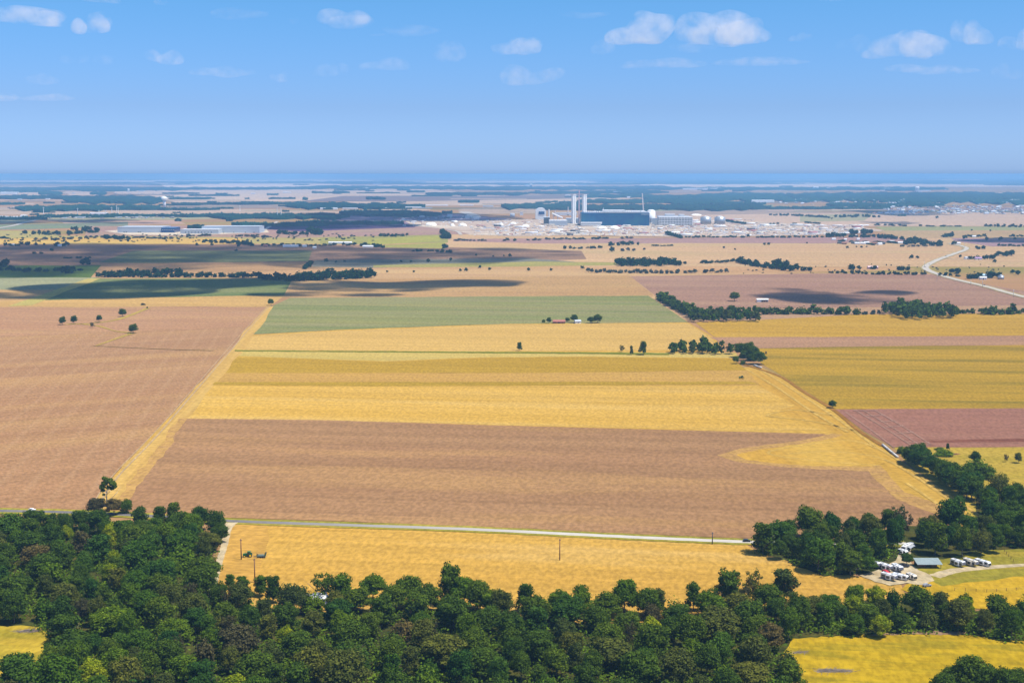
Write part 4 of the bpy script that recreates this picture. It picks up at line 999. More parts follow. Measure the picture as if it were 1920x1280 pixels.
for i in range(26): mm.box(-w2 + 14 + i * 9, -w2 + 18 + i * 9, 14, 20, hh + 3.5, hh + 5 + (i * 7 % 4))
mm.build('roof_equipment', PALE_GREY, e)
MB().box(-w2 - 4, -w2 + 82, -14, -1, 9, 16).box(-w2 - 4, -w2 + 78, -14, -1, 2, 6).build('canopy_block', WHITE, e)
MB().box(w2 - 108, w2 - 92, -4, 2, 1.5, 5).build('entrance_porch', WHITE, e)
tcu = bpy.data.curves.new('sign_letters', 'FONT'); tcu.body = 'SAMSUNG'; tcu.size = 6.2; tcu.extrude = 0.3; tcu.align_x = 'CENTER'; tcu.space_character = 1.1
tob = bpy.data.objects.new('sign_tmp', tcu); C.objects.link(tob)
bpy.context.view_layer.update()
dg = bpy.context.evaluated_depsgraph_get()
sme = bpy.data.meshes.new_from_object(tob.evaluated_get(dg)); bpy.data.objects.remove(tob)
so = link_mesh('sign_letters', sme, WHITE, e); so.rotation_euler = (math.pi / 2, 0, math.atan2(-5, w2 / 2)); so.location = (w2 - 18, -0.2, hh - 8)

# office block / parking deck with white floors
q = mp(422.5)
e = thing('parking_deck', 'white five-level block with dark open floors right of the glass factory', 'building', at(1267, 422.5))
w2 = 32 * q
MB().box(-w2 + 2, w2 - 2, 2, 60, 0, 15 * q).build('core', DARKGREY, e)
for k in range(5): MB().box(-w2, w2, 0, 62, 3 + k * 3.3 * q * 0.95, 3 + k * 3.3 * q * 0.95 + 1.8 * q * 0.95).build('floor_slab', OFFWHITE, e)
mm = MB()
for k in range(13): mm.box(-w2 + k * w2 / 6 - 0.6, -w2 + k * w2 / 6 + 0.6, -0.5, 0.6, 0, 16 * q)
mm.build('column_row', WHITE, e)
e = thing('plant_hall', 'stepped pale grey hall behind the white five-level block', 'building', at(1262, 412))
q = mp(412)
MB().box(-28 * q, 32 * q, 0, 60, 0, 7 * q).build('hall', PALE_GREY, e); MB().box(-14 * q, 4 * q, 5, 40, 7 * q, 11 * q).box(12 * q, 22 * q, 5, 40, 7 * q, 10 * q).build('roof_house', OFFWHITE, e)
for x, l in ((1240, 'domed white tank at the right end of the glass factory'),):
    e = thing('domed_tank', l, 'tank', at(x - 18, 421)); q = mp(421)
    MB().tube((0, 30, 0), (0, 30, 24 * q), 8 * q, n=28).build('shell', WHITE, e, True); MB().dome((0, 30, 24 * q), 8 * q, 4 * q).build('dome_roof', OFFWHITE, e, True)
    MB().box(-2 * q, 12 * q, -8, 10, 0, 12 * q).build('annex', PALE_GREY, e)
for x, l in ((1325, 'left one of the two big grey cylindrical tanks'), (1351.5, 'right one of the two big grey cylindrical tanks')):
    e = thing('storage_tank', l, 'tank', at(x, 420.5), group='two big grey tanks'); q = mp(420.5)
    MB().tube((0, 12 * q, 0), (0, 12 * q, 13 * q), 10.2 * q, n=36).build('shell', STEEL, e, True)
    MB().tube((0, 12 * q, 13 * q), (0, 12 * q, 15.2 * q), 10.2 * q, 1.0 * q, n=36).build('roof', OFFWHITE, e, True)
# twin white towers
for x, l in ((1077, 'left one of the two slim white towers'), (1097, 'right one of the two slim white towers')):
    e = thing('tower', l, 'tower', at(x, 419.5), 0.55, group='two slim white towers'); q = mp(419.5)
    th = 53.5 * q
    for s in (-1, 1):
        MB().box(s * 2.0 * q - 1.6 * q, s * 2.0 * q + 1.6 * q, 0, 12, 0, th).build('pillar', WHITE, e)
    mm = MB()
    for k in range(18): mm.box(-0.6 * q + .1, 0.6 * q - .1, 3, 9, k * th / 18 + 1, k * th / 18 + 3.2)
    mm.build('lift_shaft', WHITE, e); MB().box(-3.5 * q, 3.5 * q, -1, 10, th, th + 2.5).build('cap', WHITE, e)
# cranes
def crane(px, py, hpx, lean, label, mat):
    q = mp(py); e = thing('crane', label, 'crane', at(px, py)); h = hpx * q
    for s in (-1, 1): MB().tube((s * 1.8, 0, 0), (lean * h + s * 1.1, 0, h), 1.3, 0.9, 6).build('boom_chord', mat, e)
    mm = MB()
    for k in range(14):
        a, b = k / 14, (k + 1) / 14; s = 1 if k % 2 else -1
        mm.tube((lean * h * a + s * 1.2, 0, h * a), (lean * h * b - s * 1.2, 0, h * b), 0.4, n=5)
    mm.build('lattice', mat, e); MB().box(-5, 5, -3, 3, 0, 4, 0.5).build('cab', DARKGREY, e)
CR = plain('crane_pale', (0.75, 0.68, 0.66), 0.5)
CRR = plain('crane_red', (0.62, 0.42, 0.46), 0.5)
crane(1208, 419, 57, -0.08, 'tall pale crane boom leaning left above the glass factory roof', CR)
crane(1085.5, 422, 66, 0.0, 'thin reddish lattice mast between the two white towers', CRR)
for x, b, h in ((1041, 405, 10), (1065, 404, 16), (1131, 402, 12), (1115, 402, 8)):
    crane(x, b, h, 0.02, {1041: 'thin white mast left of the towers', 1065: 'taller thin white mast left of the towers', 1131: 'white mast rising behind the factory roof', 1115: 'short white mast behind the factory roof'}[x], CR)
# white domed hall with dark opening, small stack, lower halls
e = thing('domed_hall', 'white hall with rounded roof and dark blue opening left of the towers', 'building', at(1014, 411)); q = mp(411)
MB().box(-10 * q, 10 * q, 0, 22 * q, 0, 16 * q).build('wall', WHITE, e)
MB().prism([(-10 * q, 16 * q), (10 * q, 16 * q), (7 * q, 19.5 * q), (3 * q, 21.2 * q), (-3 * q, 21.2 * q), (-7 * q, 19.5 * q)], 'y', 0, 22 * q).build('roof', WHITE, e)
MB().box(-4 * q, 7 * q, -1.5, -0.1, 9 * q, 14.5 * q).build('opening', GLASSB, e)
q = mp(411)
tag(MB().tube((0, 0, 0), (0, 0, 17 * q), 1.6 * q, n=12).build('chimney', WHITE, loc=at(1029, 409)), 'short fat white chimney beside the domed hall', 'chimney')
def hall(name, label, x0, x1, yb, hpx, dep, mat, roofm=OFFWHITE, extra=None, group=None):
    q = mp(yb); e = thing(name, label, 'building', at((x0 + x1) / 2, yb), group=group); w = (x1 - x0) / 2 * q; h = hpx * q
    MB().box(-w, w, 0, dep, 0, h).build('wall', mat, e); MB().box(-w - 0.5, w + 0.5, -0.5, dep + 0.5, h + 0.01, h + max(0.5, 0.04 * h)).build('roof', roofm, e)
    return e, q, w, h
hall('hall', 'long low pale grey hall below the white chimney', 1030, 1064, 423, 9, 90, PALE_GREY)
hall('hall', 'dark narrow hall at the left of the pale grey one', 1020, 1031, 421, 13, 70, DARKGREY, PALE_GREY)
hall('hall', 'low grey hall between the chimney and the towers', 1062, 1086, 419, 9, 80, PALE_GREY, PALE_GREY)
hall('hall', 'flat white hall behind the masts', 1040, 1082, 404, 5, 60, OFFWHITE)
e = thing('conveyor', 'sloping white conveyor above the pale grey hall', 'conveyor', at(1045, 415)); q = mp(415)
MB().tube((-10 * q, 0, 15 * q), (10 * q, 0, 6 * q), 1.4 * q, n=8).build('tube_housing', WHITE, e); MB().box(-8 * q, -7 * q, -1, 1, 0, 13 * q).box(0, q, -1, 1, 0, 10 * q).build('support', PALE_GREY, e)
for i, (x, y, w, h, l) in enumerate([(961, 407, 9, 6, 'squat white tank left of the domed hall'), (978, 404, 6, 6, 'small white block right of the squat tank'), (843, 407, 9, 5, 'small pale hall at the dark yard, left'), (878, 410, 12, 5, 'pale hall at the dark yard, middle'), (893, 411, 9, 4, 'pale hall at the dark yard, right')]):
    q = mp(y)
    if i == 0:
        e = thing('squat_tank', l, 'tank', at(x, y)); MB().tube((0, 0, 0), (0, 0, h * q), w / 2 * q, n=20).build('shell', OFFWHITE, e, True); MB().dome((0, 0, h * q), w / 2 * q, 1.5 * q).build('dome_roof', WHITE, e, True)
    else: hall('small_hall', l, x - w / 2, x + w / 2, y, h, 30, OFFWHITE)
# white heaps and tents
def heap(x, y, w, h, l, mat=SANDY):
    q = mp(y); r = random.Random(int(x)); m = MB(); m.dome((0, 0, -0.2), w / 2 * q, h * q, 18, 5)
    for v in m.bm.verts: v.co.x += r.uniform(-.05, .05) * w * q; v.co.y += r.uniform(-.05, .05) * w * q; v.co.z *= r.uniform(0.85, 1.1)
    tag(m.build('heap', mat, loc=at(x, y)), l, 'heap', 'white heaps in the construction yard')
WH = plain('white_gravel', (0.80, 0.76, 0.68), 0.9, 0.06, 0.05)
for x, y, w, h, l in [(808, 423, 22, 6.5, 'white conical heap at the left of the yard'), (867, 424, 17, 6, 'white heap right of the two small tents'), (848, 424, 9, 5, 'small white tent-like heap'), (854, 417, 9, 4, 'white block-like heap farther back'), (940, 424, 9, 6, 'white heap in the middle of the yard'), (1129, 429, 20, 5.5, 'left white mound in front of the glass factory'), (1152, 429, 21, 6, 'right white mound in front of the glass factory'), (1305, 404, 22, 3, 'pale earth mound behind the tanks'), (985, 426, 16, 6, 'pale earth mound left of the grey hall'), (962, 421, 14, 5, 'rough pale earth mound by the domed hall')]:
    heap(x, y, w, h, l, WH)
# warehouses on the left
WPAN = plain('warehouse_panel', (0.44, 0.49, 0.55), 0.5, 0.05, 0.03)
e, q, w, h = hall('warehouse', 'left grey warehouse with dark blue glazed corner', 220, 304, 436.5, 10.5, 120, WPAN, PALE_GREY)
MB().box(w - 1.5, w + 24 * q, -3, 80, 0, 9.5 * q).build('glazed_corner', GLASSB, e)
mm = MB()
for k in range(6): mm.box(w + 2 + k * 4 * q, w + 2 + k * 4 * q + 2.2 * q, -3.4, -3.05, 5 * q, 6.2 * q)
mm.build('window_band', PALE_GREY, e)
for k in (-0.72, -0.62, -0.08, 0.0): MB().box(w * k, w * k + 1.6 * q, -0.6, -0.05, 0.1, 2.4 * q).build('dock_door', GLASS_D, e)
e, q, w, h = hall('warehouse', 'long white warehouse right of the glazed one', 378, 487, 437, 12, 90, WPAN, PALE_GREY)
for k in (-0.6, -0.25, 0.1, 0.5, 0.8): MB().box(w * k, w * k + 1.2 * q, -0.6, -0.05, 0.1, 2.2 * q).build('dock_door', GLASS_D, e)
e, q, w, h = hall('warehouse', 'low grey warehouse wing with a row of dark doors', 338, 410, 438.5, 8, 60, PALE_GREY, OFFWHITE)
for k in range(9): MB().box(-w * 0.75 + k * w * 0.17, -w * 0.75 + k * w * 0.17 + 1.3 * q, -0.6, -0.05, 2.2 * q, 4.0 * q).build('dock_door', GLASS_D, e)
# water towers
def water_tower(x, y, hpx, rpx, label, legs=False):
    q = mp(y); e = thing('water_tower', label, 'water tower', at(x, y)); h = hpx * q; r = rpx * q
    if legs:
        for k in range(6):
            a = k * math.pi / 3; MB().tube((r * math.cos(a), r * math.sin(a), 0), (r * .8 * math.cos(a), r * .8 * math.sin(a), h * 0.6), r * 0.16, n=6).build('leg', WHITE, e)
        MB().tube((0, 0, 0), (0, 0, h * 0.6), r * 0.2, n=8).build('riser', WHITE, e, True)
    else: MB().tube((0, 0, 0), (0, 0, h * 0.75), r * 0.5, n=16).build('stem', plain('tower_stem', (0.74, 0.72, 0.72)), e, True)
    m = MB(); z0 = h * (0.55 if legs else 0.68)
    m.tube((0, 0, z0), (0, 0, z0 + h * 0.12), r * 0.5, r, 24); m.tube((0, 0, z0 + h * 0.12), (0, 0, z0 + h * 0.2), r, n=24); m.dome((0, 0, z0 + h * 0.2), r, h * 0.13, 24)
    m.build('tank', WHITE, e, True)
water_tower(308.5, 391.5, 23, 5.6, 'white mushroom water tower on one thick stem')
water_tower(1719.5, 360.5, 12, 4, 'white water tower on legs above the far town', True)
water_tower(241, 361, 8, 2, 'tiny distant white tower on the far left', True)

# far white halls and sheds
far_h = [(0, 30, 365, 5), (8, 34, 363, 3), (32, 39, 375, 2.5), (85, 92, 374, 2), (115, 130, 373, 2.5), (80, 105, 390, 3), (140, 148, 388, 3), (170, 180, 389, 2), (228, 236, 387, 2.5), (168, 200, 402, 3.5), (200, 214, 404, 2), (260, 270, 359, 2), (0, 40, 408, 2.5), (38, 48, 407, 4), (140, 155, 409, 2.5), (600, 632, 393, 3.5), (642, 670, 392, 2.5), (640, 700, 396, 2), (712, 728, 392, 2.5), (760, 790, 391, 3.5), (790, 810, 391, 2), (790, 840, 386, 2), (862, 888, 386, 2), (905, 925, 388, 2.5), (680, 690, 354, 2), (828, 838, 355, 2), (700, 716, 346, 2), (985, 998, 350, 3), (993, 998, 350, 5), (1080, 1100, 348, 2), (1280, 1345, 356, 3), (1325, 1352, 354, 2), (1410, 1452, 380, 5), (1525, 1535, 354, 4), (1550, 1557, 354, 2.5), (1615, 1636, 354, 2), (1655, 1700, 355, 2), (1725, 1745, 359, 2.5), (1900, 1915, 336, 2.5), (1912, 1914, 336, 5), (1822, 1835, 379, 2), (1855, 1890, 381, 2.5), (1895, 1912, 377, 3), (1650, 1668, 358, 1.6), (880, 900, 410, 2), (530, 545, 362, 2), (470, 478, 364, 2), (404, 412, 365, 1.6), (1030, 1046, 354, 1.5), (1060, 1070, 367, 2), (1150, 1165, 362, 3), (1176, 1184, 371, 2.5)]
lm = {0: 'far left edge', 1: 'left quarter', 2: 'middle left', 3: 'behind the factory', 4: 'right of the factory', 5: 'beyond the right suburb'}
for i, (x0, x1, y, h) in enumerate(far_h):
    q = mp(y); wds = ['long' if x1 - x0 > 25 else 'short' if x1 - x0 < 12 else 'mid-sized', 'high' if h > 2.6 else 'low']
    z = lm[min(5, int((x0 + x1) / 2 / 320))]
    near_row = 'by the horizon' if y < 358 else 'behind the far woods' if y < 376 else 'in the belt before the far woods' if y < 396 else 'near the construction yard'
    m = MB(); w = (x1 - x0) / 2 * q
    m.prism([(-0.0, 0), (30, 0), (30, h * q * 0.85), (15, h * q), (0, h * q * 0.85)], 'x', -w, w)
    tag(m.build('far_shed', [WHITE, OFFWHITE, PALE_GREY][i % 3] if h < 4 else WHITE, loc=at((x0 + x1) / 2, y)), f'{wds[0]} {wds[1]} white shed {near_row}, {z}', 'shed', 'distant white sheds')

# farms
def house(name, label, x, y, w, d, h, rz, wall, roof, group=None, door=True, overh=0.5):
    e = thing(name, label, 'house' if 'house' in name else 'shed', at(x, y), rz, group)
    MB().box(-w / 2, w / 2, -d / 2, d / 2, 0, h).build('wall', wall, e)
    MB().prism([(-d / 2 - overh, h + 0.01), (d / 2 + overh, h + 0.01), (0, h + d * 0.28)], 'x', -w / 2 - overh, w / 2 + overh).build('roof', roof, e)
    if door:
        MB().box(-w * 0.1, w * 0.06, -d / 2 - 0.08, -d / 2 - 0.01, 0, h * 0.8).build('door', DARKGREY, e)
        for k in (-0.35, 0.3): MB().box(w * k - 0.6, w * k + 0.6, -d / 2 - 0.08, -d / 2 - 0.01, h * 0.35, h * 0.75).build('window', GLASS_D, e)
    return e
house('farmhouse', 'long farmhouse with red-brown roof among small trees', 1048, 606, 17, 8, 2.8, 0.05, RUST, RED_ROOF)
house('farmhouse', 'white farmhouse under the leaning tree', 1083, 606, 8, 7, 3.2, 0.2, WHITE, PALE_GREY)
e = thing('open_shed', 'white open-fronted shed standing alone in the pinkish field', 'shed', at(1430, 566.5))
MB().box(-9, 9, 5.8, 6, 0, 4).box(-9, -8.8, 0, 5.8, 0, 4).box(8.8, 9, 0, 5.8, 0, 4).box(-9, -3, 0, 0.2, 0, 4).build('wall', WHITE, e); MB().prism([(-0.6, 4.01), (6.6, 4.01), (6.6, 4.4), (3, 6.0), (-0.6, 4.4)], 'x', -9.6, 9.6).build('roof', WHITE, e)
for k in (-2, 1, 4, 7): MB().box(k, k + 0.3, 0, 0.3, 0, 4).build('post', WHITE, e)
MB().box(0.5, 7.5, 2, 5, 0, 3).build('stored_bales', RUST, e)
house('barn', 'barn with light blue roof by the round metal silo', 1840, 521, 18, 12, 5, 0.1, OFFWHITE, plain('sky_blue_roof', (0.40, 0.58, 0.68), 0.4))
house('shed', 'small white shed in front of the light blue barn', 1843, 524, 13, 8, 4, -0.1, WHITE, OFFWHITE)
e = thing('silo', 'round metal silo with conical roof at the right farm', 'silo', at(1878, 524)); q = mp(524)
MB().tube((0, 4, 0), (0, 4, 6.5 * q), 5.8 * q, n=28).build('shell', STEEL, e, True); MB().tube((0, 4, 6.5 * q), (0, 4, 9 * q), 5.8 * q, 0.5 * q, n=28).build('roof', PALE_GREY, e, True)
house('barn', 'long pinkish barn half hidden by trees', 1636, 504, 22, 10, 4, 0, plain('pinkwall', (0.5, 0.28, 0.3)), plain('pinkroof', (0.6, 0.42, 0.42)))
house('barn', 'purple-roofed long barn at the farm by the highway', 1834, 487, 16, 10, 4, 0, OFFWHITE, plain('purple_roof', (0.36, 0.22, 0.36)))
house('farmhouse', 'small white house right of the highway among trees', 1812, 486, 10, 8, 4, 0.3, WHITE, PALE_GREY)
for i, (x, y, w, l) in enumerate([(1826, 445, 12, 'white house between the round tree clumps at the right'), (120, 461, 14, 'white farmhouse between two dark trees at the left'), (24, 461, 14, 'flat pale roof under the left tree clump'), (112, 462, 9, 'low pale outbuilding left of the white farmhouse'), (571, 463, 12, 'white cube-like shed right of the long barn'), (545, 463, 44, 'long white barn with dark open side'), (498, 463, 12, 'small red shed on the sandy field edge'), (590, 466, 10, 'pale shed where the sandy strip ends'), (638, 457, 70, 'very long pale poultry house behind the tree row'), (690, 464, 30, 'long pale shed at the right of the poultry house'), (1748, 461, 10, 'white house at the highway bend'), (1797, 458, 10, 'tan house just left of the highway top'), (1609, 450, 9, 'cream house inside the village trees'), (1563, 450, 12, 'pale long house at the left of the village trees'), (1585, 451, 8, 'small white house in the village trees')]):
    house('farmhouse' if w < 25 else 'barn', l, x, y, w, 9, 4, 0.0, WHITE if i != 6 else RUST, OFFWHITE if i != 6 else RED_ROOF, door=False)
for i, (x, y, m1) in enumerate([(1575, 457, DARKGREY), (1583, 458, RUST), (1600, 457, DARKGREY), (1607, 458, WHITE), (1618, 458, WHITE), (1625, 457, OFFWHITE), (1640, 458, RUST), (1649, 459, WHITE), (1655, 458, DARKGREY), (1672, 455, WHITE), (1680, 456, RUST), (1688, 457, WHITE)]):
    house('farmhouse', f"{'white' if m1 in (WHITE, OFFWHITE) else 'brown' if m1 is RUST else 'dark'} village house, {['first','second','third','fourth','fifth','sixth','seventh','eighth','ninth','tenth','eleventh','twelfth'][i]} from the left along the dry field", x, y, 14, 10, 4, random.uniform(-.4, .4), m1, m1 if m1 is not WHITE else OFFWHITE, 'houses of the small village', door=False)
# the far suburb: small houses, shared meshes
hm_ = []
for k, (wm, rm) in enumerate([(WHITE, PALE_GREY), (BEIGE, OFFWHITE), (OFFWHITE, RUST)]):
    m = MB().box(-9, 9, -7, 7, 0, 5); me = bpy.data.meshes.new('house'); m.prism([(-7.8, 5.01), (7.8, 5.01), (0, 9)], 'x', -10, 10)
    m.bm.faces.ensure_lookup_table()
    for f in list(m.bm.faces)[6:]: f.material_index = 1
    m.bm.to_mesh(me); m.bm.free(); me.materials.append(wm); me.materials.append(rm); hm_.append(me)
rs = random.Random(9)
subs = []
for k in range(110): subs.append((rs.uniform(1660, 1935), rs.choice([388, 390, 393, 395.5, 398, 401]) + rs.uniform(-.6, .6)))
for k in range(16): subs.append((rs.uniform(1640, 1710), rs.uniform(399, 402)))
for k in range(50): subs.append((rs.uniform(1460, 1700), rs.uniform(374, 384)))
for x, y in subs:
    c = ['white', 'cream', 'pale brown-roofed']; k = rs.randrange(3)
    o = bpy.data.objects.new('house', hm_[k]); C.objects.link(o); o.location = at(x, y); o.rotation_euler.z = rs.uniform(0, 3.1); s = rs.uniform(0.8, 1.3); o.scale = (s, s, s)
    far = y < 386
    tag(o, f"tiny {c[k]} house in the {'wooded far town' if far else 'dense rows of the far suburb at the right'}", 'house', 'houses in the wooded far town' if far else 'houses of the far suburb')

# cars, trailers and cabins in the construction yard
def simple_car(col, n):
    m = MB().box(-2.3, 2.3, -0.95, 0.95, 0.35, 1.0, 0.15); m.box(-1.3, 1.0, -0.85, 0.85, 1.0, 1.55, 0.2)
    for sx in (-1.4, 1.4):
        for sy in (-1, 1): m.tube((sx, sy * 0.75, 0.33), (sx, sy * 0.97, 0.33), 0.33, n=8)
    me = bpy.data.meshes.new('car'); m.bm.to_mesh(me); m.bm.free(); me.materials.append(plain('car_paint_' + n, col, 0.35)); return me
carm = [(simple_car(c, n), n) for c, n in (((0.78, 0.78, 0.78), 'white'), ((0.45, 0.46, 0.48), 'silver'), ((0.05, 0.05, 0.06), 'dark'), ((0.35, 0.03, 0.03), 'red'), ((0.04, 0.08, 0.25), 'blue'))]
for k in range(170):
    x = rs.uniform(1090, 1600); y = rs.uniform(432, 442) if x < 1420 else rs.uniform(425, 441)
    me, n = rs.choices(carm, [5, 3, 2, 0.7, 0.6])[0]
    o = bpy.data.objects.new('parked_car', me); C.objects.link(o); o.location = at(x, y) + Vector((0, 0, 0.5)); o.rotation_euler.z = rs.choice((0, 1.57)) + rs.uniform(-.1, .1)
    tag(o, f'tiny {n} car parked in the crowded pale yard before the factory', 'car', f'{n} cars parked in the construction yard')
vm = []
for col, n in (((0.80, 0.80, 0.78), 'white'), ((0.62, 0.55, 0.48), 'tan'), ((0.40, 0.20, 0.18), 'reddish')):
    m = MB().box(-7, 7, -1.8, 1.8, 0.5, 3.6, 0.1); m.box(-7.2, 7.2, -2, 2, 3.6, 3.8)
    for sx in (-5, 5): m.box(sx - .3, sx + .3, -1.4, 1.4, 0, 0.5)
    me = bpy.data.meshes.new('site_cabin'); m.bm.to_mesh(me); m.bm.free(); me.materials.append(plain('cabin_' + n, col, 0.5)); vm.append((me, n))
for k in range(150):
    x = rs.uniform(880, 1600); y = rs.uniform(425, 441) if x > 960 else rs.uniform(424, 436)
    me, n = rs.choices(vm, [6, 2, 1])[0]; z = 'left part' if x < 1120 else 'middle part' if x < 1350 else 'right part'
    o = bpy.data.objects.new('site_cabin', me); C.objects.link(o); o.location = at(x, y) + Vector((0, 0, 0.5)); o.rotation_euler.z = rs.choice((0, 1.57, 0.1))
    tag(o, f'small {n} cabin or trailer in the {z} of the construction yard', 'cabin', f'{n} cabins in the {z} of the construction yard')
# countless bits of stored material
n = 1800; r = np.random.default_rng(3)
X = np.where(r.random(n) < 0.12, r.uniform(745, 960, n), r.uniform(930, 1620, n)); Y = np.where(X < 880, r.uniform(404, 424, n), r.uniform(411, 442, n)); Y = np.where(X > 1420, np.maximum(Y, 423 + 0 * Y), Y)
pb = np.array([tuple(G(x, y, 0.48)) for x, y in zip(X, Y)])
big = r.random(n) < 0.05
sx, sy, sz = np.where(big, r.uniform(9, 24, n), r.uniform(1.2, 7, n)), np.where(big, r.uniform(5, 14, n), r.uniform(1.2, 4, n)), np.where(big, r.uniform(3, 7, n), r.uniform(0.5, 2.6, n))
cube = np.array([(-1, -1, 0), (1, -1, 0), (1, 1, 0), (-1, 1, 0), (-1, -1, 1), (1, -1, 1), (1, 1, 1), (-1, 1, 1)], float); cf = np.array([(0, 3, 2, 1), (4, 5, 6, 7), (0, 1, 5, 4), (1, 2, 6, 5), (2, 3, 7, 6), (3, 0, 4, 7)])
V = (pb[:, None, :] + cube[None] * np.stack([sx, sy, sz], 1)[:, None, :]).reshape(-1, 3); F = (cf[None] + (np.arange(n) * 8)[:, None, None]).reshape(-1, 4)
mi = np.repeat(r.choice(5, n, p=[0.34, 0.22, 0.22, 0.12, 0.10]), 6)
tag(link_mesh('stored_material', mesh_np('stored_material', V, F, mi), [WHITE, OFFWHITE, BEIGE, DARKGREY, plain('reddish_bits', (0.4, 0.16, 0.16))]), kind='stuff')
# specks of the town and the suburb that are too small to tell apart
n = 900; n = 560; X = np.concatenate([r.uniform(1655, 1980, 200), r.uniform(1440, 1980, 210), r.uniform(0, 330, 150)]); Y = np.concatenate([r.uniform(386, 402, 200), r.uniform(354, 384, 210), r.choice([363, 389, 407, 409], 150) + r.uniform(-1, 1, 150)])
pb = np.array([tuple(G(x, y, 0)) for x, y in zip(X, Y)]); sx, sy, sz = r.uniform(4, 11, n), r.uniform(4, 7, n), r.uniform(3, 7, n)
V = (pb[:, None, :] + cube[None] * np.stack([sx, sy, sz], 1)[:, None, :]).reshape(-1, 3); F = (cf[None] + (np.arange(n) * 8)[:, None, None]).reshape(-1, 4); mi = np.repeat(r.choice(3, n, p=[0.5, 0.25, 0.25]), 6)
tag(link_mesh('far_town', mesh_np('far_town', V, F, mi), [PALE_GREY, BEIGE, plain('roof_brown_grey', (0.20, 0.18, 0.18))]), kind='stuff')

# ------------------------------------------------------------------ poles
def pole(x, y, h, label, arm=0.0, mat=POLE):
    e = thing('utility_pole', label, 'pole', at(x, y))
    MB().tube((0, 0, -0.3), (0, 0, h), 0.34, 0.22, 10).build('shaft', mat, e, True)
    MB().box(-0.5 - arm, 0.5 + arm, -0.12, 0.12, h - 0.9, h - 0.6).build('crossarm', mat, e)
    for s in (-1, 1): MB().tube((s * (0.4 + arm), 0, h - 0.6), (s * (0.4 + arm), 0, h - 0.25), 0.09, n=6).build('insulator', STEEL, e)
pole(452.5, 1049, 11.8, 'brown wooden pole standing left of the parked tractor')
pole(478, 1092, 13.0, 'thin brown pole rising from the trees below the tractor')
pole(1049.5, 1050, 12.2, 'tall brown pole alone in the middle of the golden field')
pole(1335.5, 1020, 7.2, 'short dark pole at the roadside near the camp wood', mat=DARKGREY)
for i, (x, y, h) in enumerate([(1757, 526, 14), (1900, 558, 14), (1842, 540, 14), (1820, 536, 12), (1733, 500, 12), (1808, 465, 16)]):
    pole(x, y, h, f"thin utility pole beside the highway, {['at the lower bend', 'nearest to the right edge', 'on the long straight', 'left of the straight', 'inside the tight curve', 'at the top bend'][i]}", mat=STEEL)
for i, (x, y, h) in enumerate([(186, 408, 14), (198, 407, 13), (210, 405, 17), (219, 404, 19), (222, 404, 15), (146, 406, 16), (450, 396, 11), (520, 408, 18), (527, 408, 18), (82, 404, 16)]):
    q = mp(y); e = thing('pylon', f"thin pale mast above the far roofs at the left, {['first', 'second', 'third', 'fourth', 'fifth', 'sixth', 'seventh', 'eighth', 'ninth', 'tenth'][[82,146,186,198,210,219,222,450,520,527].index(x)]} from the left", 'mast', at(x, y), group='thin masts at the left')
    MB().tube((0, 0, 0), (0, 0, h * q), 1.6, 1.0, 6).build('shaft', WHITE, e); MB().box(-6, 6, -0.4, 0.4, h * q * 0.9, h * q * 0.9 + 1).build('crossarm', WHITE, e)

# ------------------------------------------------------------------ tractors and implement
def tractor(loc, rz, label):
    e = thing('tractor', label, 'tractor', loc, rz)          # heads towards -x
    MB().prism([(-2.9, 1.0), (-2.9, 1.75), (-2.6, 2.0), (-0.5, 2.15), (-0.5, 1.0)], 'y', -0.55, 0.55).build('hood', TGREEN, e)
    MB().box(-2.9, 1.6, -0.45, 0.45, 0.7, 1.05, 0.05).build('chassis', DARKGREY, e)
    c = MB().prism([(-0.5, 1.1), (-0.35, 2.95), (1.25, 2.95), (1.5, 1.1)], 'y', -0.8, 0.8).build('cab', GLASS_D, e)
    MB().box(-0.5, 1.45, -0.92, 0.92, 2.96, 3.12, 0.05).build('cab_roof', TGREEN, e)
    for s in (-1, 1):
        MB().prism([(0.1, 1.9), (0.5, 2.15), (1.7, 2.1), (2.2, 1.6), (2.1, 1.5), (1.6, 1.95), (0.5, 2.0)], 'y', s * 0.8, s * 1.35).build('fender', TGREEN, e)
        for x, r, wd in ((1.15, 1.0, 0.5), (-2.0, 0.68, 0.4)):
            w = MB().tube((x, s * 1.0, r), (x, s * (1.0 + wd), r), r, n=24).build('wheel', BLACK, e)
            MB().tube((x, s * (1.0 + wd + 0.005), r), (x, s * (1.06 + wd), r), r * 0.58, r * 0.45, 20).build('rim', TYEL, w)
    MB().tube((-1.6, 0.35, 2.0), (-1.6, 0.35, 2.9), 0.07, n=8).build('exhaust', DARKGREY, e)
    return e
PZ = Vector((0, 0, 0.16))
tractor(G(465.5, 1044) + PZ, 0.12, 'green tractor with yellow wheel rims parked by the brown pole')
tractor(G(1390.5, 710) + PZ * 1.2, 0.0, 'small dark green tractor working near the grove, trailing dust')
e = thing('folded_cultivator', 'dark folded cultivator with raised wings parked right of the tractor', 'farm implement', G(488, 1045) + PZ, 0.08)
IG = plain('implement_green', (0.05, 0.11, 0.06)); IT = plain('implement_teal', (0.16, 0.22, 0.19))
m = MB().box(-3.6, 3.0, -0.15, 0.15, 0.55, 0.8); m.box(-1.5, 3.0, -1.3, 1.3, 0.7, 0.95); m.box(-1.5, -1.2, -1.6, 1.6, 0.6, 1.1); m.box(2.6, 2.9, -1.6, 1.6, 0.6, 1.1)
m.build('frame', DARKGREY, e)
m = MB()
